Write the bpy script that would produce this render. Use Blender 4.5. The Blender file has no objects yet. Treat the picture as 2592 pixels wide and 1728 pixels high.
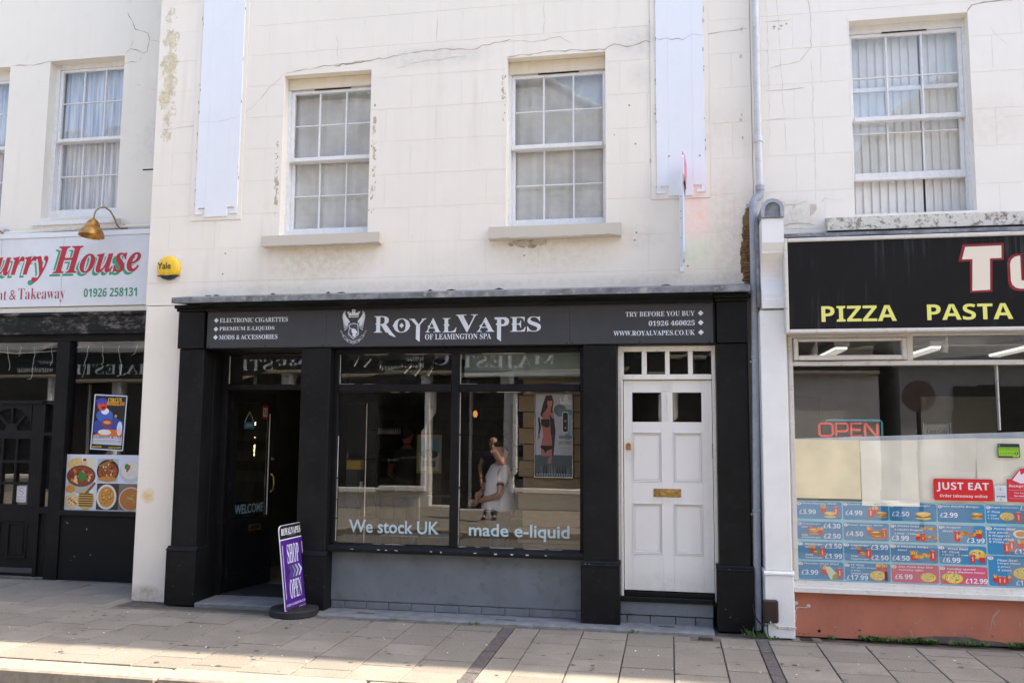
import bpy, math, random
from mathutils import Vector, Matrix
from mathutils.geometry import tessellate_polygon
random.seed(7)
PI = math.pi
SC = bpy.context.scene
COL = SC.collection

# ------------------------------------------------------------------ camera
cam_d = bpy.data.cameras.new('camera')
cam_d.lens = 30.08; cam_d.sensor_width = 36; cam_d.clip_start = .05; cam_d.clip_end = 600
cam = bpy.data.objects.new('camera', cam_d); COL.objects.link(cam)
def cam_matrix(pitch, roll, yaw, loc):
    s, c = math.sin, math.cos
    f = Vector((s(yaw)*c(pitch), c(yaw)*c(pitch), s(pitch)))
    r = Vector((c(yaw), -s(yaw), 0)); d = f.cross(r)
    r2 = c(roll)*r + s(roll)*d; d2 = -s(roll)*r + c(roll)*d
    m = Matrix((r2, -d2, -f)).transposed().to_4x4(); m.translation = loc
    return m
cam.matrix_world = cam_matrix(math.radians(5.895), math.radians(-.4355), math.radians(-10.457), Vector((0, -8.2, 1.77)))
SC.camera = cam

# ------------------------------------------------------------------ sky, sun, exposure
SUN_EL, SUN_AZ = math.radians(50), math.radians(12.7)      # AZ: angle from +x towards +y
sd = Vector((math.cos(SUN_EL)*math.cos(SUN_AZ), math.cos(SUN_EL)*math.sin(SUN_AZ), math.sin(SUN_EL)))
w = bpy.data.worlds.new('World'); SC.world = w; w.use_nodes = True
nt = w.node_tree; nt.nodes.clear()
sky = nt.nodes.new('ShaderNodeTexSky'); sky.sky_type = 'NISHITA'; sky.sun_disc = False
sky.sun_elevation = SUN_EL; sky.sun_rotation = math.atan2(sd.x, sd.y); sky.air_density = 1.0; sky.dust_density = 4.0; sky.ozone_density = .9
bg = nt.nodes.new('ShaderNodeBackground'); bg.inputs[1].default_value = .15
wo = nt.nodes.new('ShaderNodeOutputWorld')
nt.links.new(sky.outputs[0], bg.inputs[0]); nt.links.new(bg.outputs[0], wo.inputs[0])
sun_d = bpy.data.lights.new('sun', 'SUN'); sun_d.energy = 3.8; sun_d.angle = math.radians(.6); sun_d.color = (1, .88, .71)
sun = bpy.data.objects.new('sun', sun_d); COL.objects.link(sun); sun.location = sd*40
sun.rotation_euler = sd.to_track_quat('Z', 'Y').to_euler()
SC.view_settings.view_transform = 'Standard'; SC.view_settings.look = 'None'
SC.view_settings.exposure = 2.0; SC.view_settings.gamma = 1; SC.view_settings.use_curve_mapping = False

# ------------------------------------------------------------------ object helpers
WLOC = {}
def link(o, parent=None, wloc=(0, 0, 0)):
    COL.objects.link(o); wl = Vector(wloc); WLOC[o] = wl
    if parent is not None:
        o.parent = parent; o.location = wl - WLOC[parent]
    else: o.location = wl
    return o
def thing(name, label, cat, loc=(0, 0, 0), group=None):
    o = bpy.data.objects.new(name, None); link(o, None, loc); o.empty_display_size = .1
    return tag(o, label, cat, group)
def tag(o, label, cat, group=None):
    o['label'] = label; o['category'] = cat
    if group: o['group'] = group
    return o
def kind(o, k): o['kind'] = k; return o
class MB:
    def __init__(s): s.V = []; s.F = []; s.smooth = False
    def add(s, vs, fs):
        b = len(s.V); s.V += [tuple(v) for v in vs]; s.F += [tuple(b+i for i in f) for f in fs]; return s
    def box(s, x0, x1, y0, y1, z0, z1, b=0):
        if x0 > x1: x0, x1 = x1, x0
        if y0 > y1: y0, y1 = y1, y0
        if z0 > z1: z0, z1 = z1, z0
        if b <= 0 or min(x1-x0, y1-y0, z1-z0) <= 2.2*b:
            vs = [(x, y, z) for x in (x0, x1) for y in (y0, y1) for z in (z0, z1)]
            return s.add(vs, [(0, 1, 3, 2), (4, 6, 7, 5), (0, 4, 5, 1), (2, 3, 7, 6), (0, 2, 6, 4), (1, 5, 7, 3)])
        lo, hi = (x0, y0, z0), (x1, y1, z1); vs = []; ix = {}
        for cx in (0, 1):
            for cy in (0, 1):
                for cz in (0, 1):
                    c = (cx, cy, cz)
                    for ax in range(3):
                        p = [(hi[k]-b if c[k] else lo[k]+b) for k in range(3)]
                        p[ax] = hi[ax] if c[ax] else lo[ax]
                        ix[(c, ax)] = len(vs); vs.append(tuple(p))
        fs = []
        for ax in range(3):
            a, b2 = [k for k in range(3) if k != ax]
            for sd_ in (0, 1):
                q = []
                for (i, j) in ((0, 0), (1, 0), (1, 1), (0, 1)):
                    c = [0, 0, 0]; c[ax] = sd_; c[a] = i; c[b2] = j; q.append(ix[(tuple(c), ax)])
                fs.append(q)
        for ax in range(3):
            a, b2 = [k for k in range(3) if k != ax]
            for i in (0, 1):
                for j in (0, 1):
                    c0 = [0, 0, 0]; c0[a] = i; c0[b2] = j; c1 = list(c0); c1[ax] = 1
                    c0, c1 = tuple(c0), tuple(c1)
                    fs.append([ix[(c0, a)], ix[(c1, a)], ix[(c1, b2)], ix[(c0, b2)]])
        for c in [(i, j, k) for i in (0, 1) for j in (0, 1) for k in (0, 1)]:
            fs.append([ix[(c, 0)], ix[(c, 1)], ix[(c, 2)]])
        C = Vector(((x0+x1)/2, (y0+y1)/2, (z0+z1)/2)); out = []
        for f in fs:
            P = [Vector(vs[i]) for i in f]; n = (P[1]-P[0]).cross(P[2]-P[0]); m = sum(P, Vector())/len(P)
            out.append(f if n.dot(m-C) > 0 else f[::-1])
        return s.add(vs, out)
    def extr(s, prof, x0, x1, axis='x'):
        """closed profile swept along an axis; profile (y,z) for x, (x,z) for y, (x,y) for z"""
        n = len(prof)
        def pt(p, t): return (t, p[0], p[1]) if axis == 'x' else ((p[0], t, p[1]) if axis == 'y' else (p[0], p[1], t))
        vs = [pt(p, x0) for p in prof] + [pt(p, x1) for p in prof]
        fs = [(i, (i+1) % n, n+(i+1) % n, n+i) for i in range(n)]
        tr = tessellate_polygon([[Vector((p[0], p[1], 0)) for p in prof]])
        fs += [tuple(t) for t in tr] + [tuple(n+i for i in t[::-1]) for t in tr]
        return s.add(vs, fs)
    def tube(s, path, r, n=10, caps=True):
        P = [Vector(p) for p in path]; R = r if isinstance(r, (list, tuple)) else [r]*len(P)
        ref = Vector((0, 0, 1)) if abs((P[1]-P[0]).normalized().z) < .9 else Vector((1, 0, 0)); vs = []; fs = []
        prev = None
        for i, p in enumerate(P):
            t = ((P[min(i+1, len(P)-1)]-P[max(i-1, 0)])).normalized()
            u = (ref - t*ref.dot(t)).normalized() if prev is None else (prev - t*prev.dot(t)).normalized()
            prev = u; v = t.cross(u)
            vs += [p+(u*math.cos(2*PI*k/n)+v*math.sin(2*PI*k/n))*R[i] for k in range(n)]
        for i in range(len(P)-1):
            for k in range(n):
                a, b = i*n+k, i*n+(k+1) % n; fs.append((a, b, b+n, a+n))
        if caps: fs += [tuple(range(n))[::-1], tuple(range((len(P)-1)*n, len(P)*n))]
        return s.add(vs, fs)
    def lathe(s, prof, c=(0, 0, 0), axis=(0, 0, 1), n=20):
        ax = Vector(axis).normalized(); u = ax.orthogonal().normalized(); v = ax.cross(u); c = Vector(c); vs = []; fs = []
        for r, h in prof: vs += [c+ax*h+(u*math.cos(2*PI*k/n)+v*math.sin(2*PI*k/n))*r for k in range(n)]
        for i in range(len(prof)-1):
            for k in range(n):
                a, b = i*n+k, i*n+(k+1) % n; fs.append((a, b, b+n, a+n))
        if prof[0][0] > 1e-4: fs.append(tuple(range(n))[::-1])
        if prof[-1][0] > 1e-4: fs.append(tuple(range((len(prof)-1)*n, len(prof)*n)))
        return s.add(vs, fs)
    def quad(s, a, b, c, d): return s.add([a, b, c, d], [(0, 1, 2, 3)])
    def mesh(s, name, mat, origin):
        m = bpy.data.meshes.new(name); o = Vector(origin)
        m.from_pydata([tuple(Vector(v)-o) for v in s.V], [], s.F)
        if mat: m.materials.append(mat)
        if s.smooth:
            m.polygons.foreach_set('use_smooth', [True]*len(m.polygons))
            m.set_sharp_from_angle(angle=math.radians(s.smooth if s.smooth is not True else 40))
        m.update(); return m
    def build(s, name, mat, parent=None, smooth=False):
        s.smooth = smooth
        xs, ys, zs = zip(*s.V); c = ((min(xs)+max(xs))/2, (min(ys)+max(ys))/2, min(zs))
        o = bpy.data.objects.new(name, s.mesh(name, mat, c))
        return link(o, parent, c)
def bx(name, mat, parent, x0, x1, y0, y1, z0, z1, b=.003):
    return MB().box(x0, x1, y0, y1, z0, z1, b).build(name, mat, parent)
def dup(o, parent, wloc):
    c = o.copy(); COL.objects.link(c); wl = Vector(wloc); WLOC[c] = wl; c.parent = parent
    c.location = wl - WLOC[parent] if parent is not None else wl
    return c

# ------------------------------------------------------------------ material helpers
def s2l(*c):
    return tuple((v/255/12.92 if v <= 10 else ((v/255+.055)/1.055)**2.4) for v in c)
class G:
    """small node graph helper"""
    def __init__(s, name):
        s.m = bpy.data.materials.new(name); s.m.use_nodes = True; s.t = s.m.node_tree; s.t.nodes.clear()
        s.out = s.t.nodes.new('ShaderNodeOutputMaterial'); s.p = s.t.nodes.new('ShaderNodeBsdfPrincipled')
        s.t.links.new(s.p.outputs[0], s.out.inputs[0])
    def n(s, typ, ins=None, **kw):
        o = s.t.nodes.new('ShaderNode'+typ)
        for k, v in kw.items(): setattr(o, k, v)
        for k, v in (ins or {}).items():
            if hasattr(v, 'links') or isinstance(v, bpy.types.NodeSocket): s.t.links.new(v, o.inputs[k])
            else: o.inputs[k].default_value = v
        return o.outputs
    def math(s, op, a, b=0.0, clamp=False): return s.n('Math', {0: a, 1: b}, operation=op, use_clamp=clamp)[0]
    def pos(s, scale=(1, 1, 1)):
        g = s.n('NewGeometry')['Position']
        return s.n('Mapping', {'Vector': g, 'Scale': scale})[0]
    def noise(s, scale, detail=4, rough=.55, vec=None, dist=0):
        return s.n('TexNoise', {'Vector': vec or s.pos(), 'Scale': scale, 'Detail': detail, 'Roughness': rough, 'Distortion': dist})[0]
    def ramp(s, f, a, b, ca=(0, 0, 0, 1), cb=(1, 1, 1, 1)):
        r = s.t.nodes.new('ShaderNodeValToRGB'); s.t.links.new(f, r.inputs[0])
        r.color_ramp.elements[0].position = a; r.color_ramp.elements[1].position = b
        r.color_ramp.elements[0].color = ca; r.color_ramp.elements[1].color = cb
        return r.outputs[0]
    def mix(s, f, a, b, bt='MIX'):
        o = s.t.nodes.new('ShaderNodeMix'); o.data_type = 'RGBA'; o.blend_type = bt
        for i, v in ((0, f), (6, a), (7, b)):
            if isinstance(v, bpy.types.NodeSocket): s.t.links.new(v, o.inputs[i])
            else: o.inputs[i].default_value = v if i == 0 else (*v[:3], 1)
        return o.outputs[2]
    def set(s, **kw):
        for k, v in kw.items():
            k = {'col': 'Base Color', 'rough': 'Roughness', 'metal': 'Metallic', 'normal': 'Normal', 'spec': 'Specular IOR Level', 'coat': 'Coat Weight'}.get(k, k)
            if isinstance(v, bpy.types.NodeSocket): s.t.links.new(v, s.p.inputs[k])
            else: s.p.inputs[k].default_value = (*v, 1) if isinstance(v, tuple) and len(v) == 3 else v
        return s
    def bump(s, h, strength=.3, dist=.01): return s.n('Bump', {'Height': h, 'Strength': strength, 'Distance': dist})['Normal']
def simple(name, col, rough=.5, metal=0, var=.12, scale=6, bump=0, bscale=60, dirt=None, spec=.4):
    g = G(name)
    c = g.mix(g.ramp(g.noise(scale, 5), .35, .7), tuple(v*(1-var) for v in col), tuple(min(1, v*(1+var)) for v in col))
    if dirt: c = g.mix(g.ramp(g.noise(dirt[1], 8, .7), .55, .72), c, dirt[0])
    g.set(col=c, rough=rough, metal=metal, spec=spec)
    if bump: g.set(normal=g.bump(g.noise(bscale, 6, .6), bump, .004))
    return g.m
def stucco(name, base, stains=(), peel=(), grime=(.50, .44, .34), gr=.30, rough=.82):
    g = G(name); geo = g.n('NewGeometry')['Position']; xyz = g.n('SeparateXYZ', {0: geo})
    big = g.noise(.8, 6, .6); med = g.noise(5, 8, .65)
    streak = g.noise(1.0, 6, .6, vec=g.pos((9, 9, .7)))
    c = g.mix(g.ramp(big, .35, .68), tuple(v*.955 for v in base), base)
    f = g.math('MULTIPLY', g.ramp(streak, .5, .75), g.ramp(big, .4, .65)); f = g.math('MULTIPLY', f, gr)
    c = g.mix(f, c, grime)
    c = g.mix(g.math('MULTIPLY', g.ramp(med, .58, .78), .16), c, grime)
    rnd = g.n('ObjectInfo')['Random']
    c = g.mix(g.math('MULTIPLY', rnd, .02), c, tuple(v*.6 for v in base))
    fine = g.noise(14, 8, .7)
    for (cx, cz, rx, rz, col, st) in stains:
        dx = g.math('DIVIDE', g.math('SUBTRACT', xyz[0], cx), rx); dz = g.math('DIVIDE', g.math('SUBTRACT', xyz[2], cz), rz)
        d = g.math('ADD', g.math('MULTIPLY', dx, dx), g.math('MULTIPLY', dz, dz))
        mk = g.math('SUBTRACT', 1.0, d, True); mk = g.math('MULTIPLY', mk, g.ramp(fine, .3, .65)); mk = g.math('MULTIPLY', mk, st)
        c = g.mix(mk, c, col)
    h = g.noise(90, 5, .6)
    for (cx, cz, rx, rz, col, th) in peel:
        dx = g.math('DIVIDE', g.math('SUBTRACT', xyz[0], cx), rx); dz = g.math('DIVIDE', g.math('SUBTRACT', xyz[2], cz), rz)
        d = g.math('ADD', g.math('MULTIPLY', dx, dx), g.math('MULTIPLY', dz, dz))
        mk = g.math('SUBTRACT', 1.0, d, True)
        pn = g.noise(9, 8, .75, vec=g.pos((1.2, 1, .8)))
        mk = g.ramp(g.math('MULTIPLY', g.math('POWER', mk, .5), pn), th, th+.015)
        c = g.mix(mk, c, g.mix(g.ramp(fine, .4, .6), col, tuple(v*.75 for v in col)))
        h = g.math('SUBTRACT', h, mk)
    sp = g.noise(55, 3, .6)
    c = g.mix(g.math('MULTIPLY', g.ramp(sp, .70, .76), .35), c, (.25, .2, .15))
    g.set(col=c, rough=rough, spec=.3, normal=g.bump(h, .18 if rough > .5 else .05, .004))
    return g.m
M = {}
OCH = (.52, .42, .24); GRM = (.36, .31, .25); GRY = (.46, .45, .43)
M['stucco'] = stucco('cream_masonry_paint', (.81, .762, .68),
    stains=[(-3.5, 3.52, .75, .28, (.52, .44, .3), .75), (-1.1, 3.5, .75, .26, (.55, .47, .33), .6), (-4.0, 3.3, .6, .25, (.62, .55, .4), .4),
            (.58, 3.6, .28, .75, (.46, .40, .31), .5), (.5, 4.7, .4, .35, (.55, .5, .42), .3), (-2.35, 5.6, .7, .14, GRY, .45), (-.2, 5.6, .4, .2, GRY, .5), (-.25, 5.25, .16, .14, GRY, .35),
            (-.25, 3.62, .25, .15, GRY, .35), (-2.2, 3.3, .4, .3, (.6, .56, .45), .3), (.27, 3.80, .15, .28, (.86, .47, .40), .75), (.27, 3.47, .18, .2, (.52, .66, .42), .6), (.25, 4.12, .14, .2, (.85, .5, .52), .6), (-.15, 4.0, .2, .25, (.6, .58, .58), .3),
            (.0, 3.2, 2.6, .08, (.5, .44, .33), .5), (-3.2, 3.2, 2.2, .07, (.5, .44, .33), .45), (-5.36, 1.06, .09, .09, (.70, .5, .2), 1.6), (-5.35, .04, .25, .14, (.3, .24, .18), .9)],
    peel=[(-5.36, 5.6, .17, 1.3, (.70, .63, .45), .43), (-4.05, 4.4, .06, .8, (.50, .43, .33), .485), (-2.98, 4.5, .06, 1.0, (.52, .45, .35), .485), (-1.62, 5.1, .05, .5, (.52, .45, .36), .49),
          (-1.35, 3.6, .3, .07, (.42, .36, .27), .40), (.78, 3.5, .12, .55, (.22, .15, .08), .30)])
M['stucco_left'] = stucco('pale_stucco', (.81, .775, .69), stains=[(-5.9, 5.2, .4, .4, GRY, .5), (-7.0, 4.2, .7, .12, (.35, .27, .15), .9)], gr=.14)
M['stucco_right'] = stucco('white_stucco', (.815, .78, .715), stains=[(1.15, 3.75, .3, .25, (.4, .35, .25), .5), (2.9, 4.6, .4, .3, (.6, .52, .42), .4)], gr=.10)
M['reveal'] = stucco('reveal_paint', (.72, .65, .52), gr=.4, grime=(.35, .27, .17))
M['sill'] = stucco('sill_paint', (.56, .52, .45), gr=.5)
M['sill_worn'] = (lambda: (lambda g: (g.set(col=g.mix(g.ramp(g.noise(16, 10, .75), .5, .58), (.62, .60, .54), g.mix(g.ramp(g.noise(60, 6, .7), .45, .6), (.30, .27, .22), (.10, .085, .06))), rough=.9, normal=g.bump(g.noise(30, 8, .7), .5, .006)), g.m)[1])(G('mossy_sill')))()
M['white_paint'] = stucco('white_strip_paint', (.76, .79, .84), gr=.06)
M['white_gloss'] = simple('white_gloss', (.76, .765, .77), .35, var=.035, bump=.05)
M['door_white'] = stucco('door_white', (.765, .76, .745), stains=[(-.02, .33, .5, .16, (.48, .45, .40), .45), (-.39, 1.58, .07, .14, (.5, .45, .38), .6), (-.03, 1.13, .2, .07, (.55, .5, .42), .5), (.34, 1.2, .05, .9, (.6, .57, .5), .4)], gr=.10, rough=.35)
M['door_cream'] = simple('door_frame_white', (.78, .755, .70), .3, var=.025, dirt=((.6, .56, .48), 24))
M['sash_white'] = simple('flaky_sash_white', (.74, .745, .75), .55, var=.05, scale=25, dirt=((.60, .585, .55), 38), bump=.15)
M['black'] = simple('black_gloss', (.009, .009, .010), .45, spec=.16, var=.25, scale=3, dirt=((.017, .017, .018), 12), bump=.03, bscale=40)
M['black_scuffed'] = (lambda: (lambda g: (g.set(col=g.mix(g.ramp(g.noise(3.2, 10, .75, vec=g.pos((1, 1, 2.2))), .50, .66), (.012, .012, .012), (.24, .22, .20)), rough=.55, spec=.2, normal=g.bump(g.noise(30, 6), .3, .004)), g.m)[1])(G('scuffed_black_paint')))()
M['black_chipped'] = (lambda: (lambda g: (g.set(col=g.mix(g.ramp(g.noise(22, 4, .55), .725, .735), (.009, .009, .010), (.5, .5, .5)), rough=.5, spec=.16, normal=g.bump(g.noise(12, 8), .35, .01)), g.m)[1])(G('chipped_black_riser')))()
M['sign_grey'] = simple('sign_panel_grey', (.050, .052, .059), .5, var=.05, spec=.25)
M['grey_riser'] = simple('blue_grey_paint', (.155, .175, .195), .55, var=.1, scale=4, dirt=((.11, .115, .12), 7), bump=.15, bscale=25)
M['apron'] = simple('painted_cement', (.17, .18, .19), .75, var=.2, scale=9, dirt=((.12, .11, .10), 14), bump=.4, bscale=40)
M['lead'] = simple('lead_sheet', (.19, .20, .215), .55, .2, var=.45, scale=7, dirt=((.42, .41, .40), 11), bump=.3, bscale=20)
M['brass'] = simple('brass', (.42, .28, .10), .38, .9, var=.45, scale=30)
M['brass_old'] = simple('aged_brass', (.50, .26, .07), .38, .85, var=.35, scale=18, dirt=((.2, .1, .03), 10))
M['steel'] = simple('steel', (.5, .5, .5), .25, 1)
M['pipe'] = simple('pipe_grey_paint', (.31, .34, .40), .5, var=.1, scale=8, dirt=((.5, .47, .42), 30), bump=.1)
M['pipe_pale'] = simple('pipe_pale_paint', (.56, .57, .585), .5, var=.08, scale=8, dirt=((.4, .37, .32), 14), bump=.1)
M['orange'] = simple('terracotta_paint', (.46, .165, .105), .75, var=.10, scale=4, dirt=((.37, .135, .09), 7), bump=.25, bscale=40)
M['upvc'] = simple('upvc_frame', (.60, .585, .555), .4, var=.05, dirt=((.42, .38, .32), 18))
M['crack'] = simple('crack_dark', (.37, .31, .25), .9)
M['crack_faint'] = simple('crack_faint', (.56, .50, .43), .9)
M['dark_gap'] = simple('black_gap', (.01, .009, .008), .9)
M['plank'] = (lambda: (lambda g: (g.set(col=g.mix(g.n('ObjectInfo')['Random'], g.mix(g.ramp(g.noise(6, 8, .7, vec=g.pos((1, 1, 12))), .35, .7), (.13, .085, .04), (.26, .185, .10)), (.18, .12, .055)), rough=.6, normal=g.bump(g.noise(10, 8, .6, vec=g.pos((1, 1, 14))), .2, .004)), g.m)[1])(G('pallet_plank')))()
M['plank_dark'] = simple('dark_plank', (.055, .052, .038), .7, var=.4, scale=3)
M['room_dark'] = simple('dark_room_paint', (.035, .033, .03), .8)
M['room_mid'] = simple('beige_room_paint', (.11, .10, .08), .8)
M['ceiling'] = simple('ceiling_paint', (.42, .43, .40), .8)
M['laminate'] = simple('laminate_floor', (.14, .12, .09), .4, var=.3)
M['rubber'] = simple('black_rubber', (.018, .018, .02), .75, bump=.3, bscale=50)
M['kerb'] = simple('granite_kerb', (.27, .235, .19), .85, var=.2, scale=18, dirt=((.2, .17, .13), 30), bump=.6, bscale=45)
M['asphalt'] = simple('asphalt', (.13, .125, .115), .9, var=.25, scale=30, bump=.8, bscale=120)
M['sett'] = simple('dark_setts', (.095, .085, .082), .8, var=.35, scale=30, bump=.6, bscale=70)
M['mortar'] = simple('cement_strip', (.13, .115, .095), .9, var=.35, scale=9, bump=.5)
M['joint'] = simple('joint_sand', (.075, .066, .056), .95)
M['brown_plastic'] = simple('brown_plastic', (.030, .018, .016), .35, var=.1)
M['cable_black'] = simple('cable_black', (.015, .015, .015), .5)
M['cable_white'] = simple('cable_white', (.6, .58, .54), .5)
M['yellow'] = simple('alarm_yellow', (.75, .48, .035), .3, var=.04)
M['navy'] = simple('alarm_navy', (.03, .04, .09), .35)
M['leaf'] = simple('weed_leaf', (.085, .15, .04), .5, var=.4, scale=60)
M['net'] = (lambda: (lambda g: (g.set(col=g.mix(g.ramp(g.noise(1, 4, .5, vec=g.pos((30, 30, 1.2))), .35, .65), (.34, .37, .43), (.72, .74, .78)), rough=.9), g.m)[1])(G('net_curtain')))()
M['net_grey'] = simple('grey_net', (.49, .50, .50), .9, var=.15, scale=3)
M['blind'] = simple('blind_fabric', (.72, .70, .655), .8, var=.05)
M['paper_y'] = simple('yellowed_paper', (.84, .74, .50), .85, var=.08, scale=4)
M['paper_w'] = simple('white_paper', (.86, .82, .71), .85, var=.07, scale=3)
M['skin'] = simple('skin', (.50, .27, .18), .5, var=.08)
M['skin_red'] = simple('sunburnt_skin', (.36, .12, .08), .5, var=.1)
M['tee'] = simple('grey_tee', (.82, .78, .77), .9, var=.06)
M['denim'] = simple('dark_denim', (.035, .04, .06), .9)
M['polo'] = simple('navy_polo', (.022, .022, .05), .9, var=.4, scale=8)
M['charcoal'] = simple('charcoal_shirt', (.03, .03, .03), .9)
M['hair'] = simple('dark_hair', (.02, .015, .012), .7)
M['shoe'] = simple('shoe', (.03, .025, .02), .6)
M['render_white'] = stucco('opposite_white_render', (.66, .65, .62), gr=.2)
M['render_grey'] = stucco('opposite_grey_render', (.40, .40, .41), gr=.25)
M['green_black'] = simple('dark_green_fascia', (.022, .028, .026), .4)
M['slate'] = simple('roof_slate', (.21, .19, .165), .7, var=.2, scale=8)
M['lead_roll'] = simple('roof_hip_lead', (.33, .34, .35), .6)
def glass(name, rough=0.0, tint=(.97, .98, .975), wave=.02, ior=1.52, k=1.9):
    g = G(name); g.t.nodes.remove(g.p)
    nrm = g.bump(g.noise(1.3, 2, .4), wave, .05)
    fc = g.n('LayerWeight', {'Blend': .5, 'Normal': nrm})['Facing']; f5 = g.math('POWER', fc, 5.0)
    f = g.math('MULTIPLY', g.math('ADD', g.math('MULTIPLY', f5, .957), .043), k, True)
    t = g.n('BsdfTransparent', {'Color': (*tint, 1)})[0]; gl = g.n('BsdfGlossy', {'Roughness': rough, 'Normal': nrm, 'Color': (1, 1, 1, 1)})[0]
    mx = g.n('MixShader', {0: f, 1: t, 2: gl})[0]; g.t.links.new(mx, g.out.inputs[0]); return g.m
M['glass'] = glass('shop_glass', wave=.012, k=2.3)
M['glass_old'] = glass('old_window_glass', .015, wave=.025, k=2.3)
M['film'] = glass('clear_plastic_film', .12, (.9, .94, .96), .5, k=3)
def emis(name, col, st):
    g = G(name); g.set(col=(.02, .02, .02)); g.p.inputs['Emission Color'].default_value = (*col, 1); g.p.inputs['Emission Strength'].default_value = st; return g.m
M['tube_light'] = emis('fluorescent_tube', (1, .96, .85), .38)
M['led'] = emis('warm_led', (1, .8, .5), 5)
M['warm_lamp'] = emis('orange_lamp', (1, .4, .12), .2)
M['neon_red'] = emis('neon_red', (1, .07, .05), .15); M['neon_cyan'] = emis('neon_cyan', (.06, .40, .55), .11)
g = G('flat_print'); g.set(col=g.n('Attribute', attribute_name='Col')['Color'], rough=.45); M['print'] = g.m
g = G('stone_slab')
rnd = g.n('ObjectInfo')['Random']
c = g.mix(rnd, (.156, .140, .118), (.225, .202, .170))
c = g.mix(g.ramp(g.noise(2.2, 8, .65), .42, .68), c, (.150, .132, .108)); c = g.mix(g.math('MULTIPLY', g.ramp(g.noise(75, 3, .6), .45, .62), .30), c, (.33, .30, .26)); c = g.mix(g.math('MULTIPLY', g.ramp(g.noise(48, 4, .6), .58, .7), .35), c, (.11, .10, .085))
c = g.mix(g.ramp(g.noise(9, 3, .5), .70, .735), c, (.10, .095, .085))
c = g.mix(g.math('MULTIPLY', g.ramp(g.noise(1.0, 9, .7), .55, .7), .5), c, (.16, .145, .125))
g.set(col=c, rough=.85, normal=g.bump(g.noise(160, 4, .6), .35, .003)); M['slab'] = g.m

# ------------------------------------------------------------------ text and flat print
SERIF = {}
def _rng(d, base, chars):
    for i, ch in enumerate(chars): d[ch] = chr(base+i)
UP, LO, DG = 'ABCDEFGHIJKLMNOPQRSTUVWXYZ', 'abcdefghijklmnopqrstuvwxyz', '0123456789'
MAPS = {k: {} for k in ('serif', 'seriti', 'sansb', 'sansbi')}
_rng(MAPS['serif'], 0x1D400, UP); _rng(MAPS['serif'], 0x1D41A, LO); _rng(MAPS['serif'], 0x1D7CE, DG)
_rng(MAPS['seriti'], 0x1D468, UP); _rng(MAPS['seriti'], 0x1D482, LO); _rng(MAPS['seriti'], 0x1D7CE, DG)
_rng(MAPS['sansb'], 0x1D5D4, UP); _rng(MAPS['sansb'], 0x1D5EE, LO); _rng(MAPS['sansb'], 0x1D7EC, DG)
_rng(MAPS['sansbi'], 0x1D63C, UP); _rng(MAPS['sansbi'], 0x1D656, LO); _rng(MAPS['sansbi'], 0x1D7EC, DG)
TC = {}
TS = bpy.data.scenes.new('lettering_workshop')
def glyphs(txt, style='sans', off=0, space=1.0):
    key = (txt, style, off, space)
    if key in TC: return TC[key]
    body = ''.join(MAPS.get(style, {}).get(ch, ch) for ch in txt)
    cu = bpy.data.curves.new('t', 'FONT'); cu.body = body; cu.size = 1; cu.resolution_u = 3; cu.offset = off; cu.space_character = space
    cu.fill_mode = 'FRONT'
    ob = bpy.data.objects.new('t', cu); TS.collection.objects.link(ob); TS.view_layers[0].update(); dg = TS.view_layers[0].depsgraph
    me = bpy.data.meshes.new_from_object(ob.evaluated_get(dg))
    vs = [(v.co.x, v.co.y) for v in me.vertices]; fs = [tuple(p.vertices) for p in me.polygons]
    bpy.data.objects.remove(ob); bpy.data.curves.remove(cu); bpy.data.meshes.remove(me)
    if not vs: vs = [(0, 0), (1, 0), (0, 1)]; fs = []
    xs = [v[0] for v in vs]; ys = [v[1] for v in vs]
    TC[key] = (vs, fs, min(xs), max(xs), min(ys), max(ys)); return TC[key]
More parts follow.
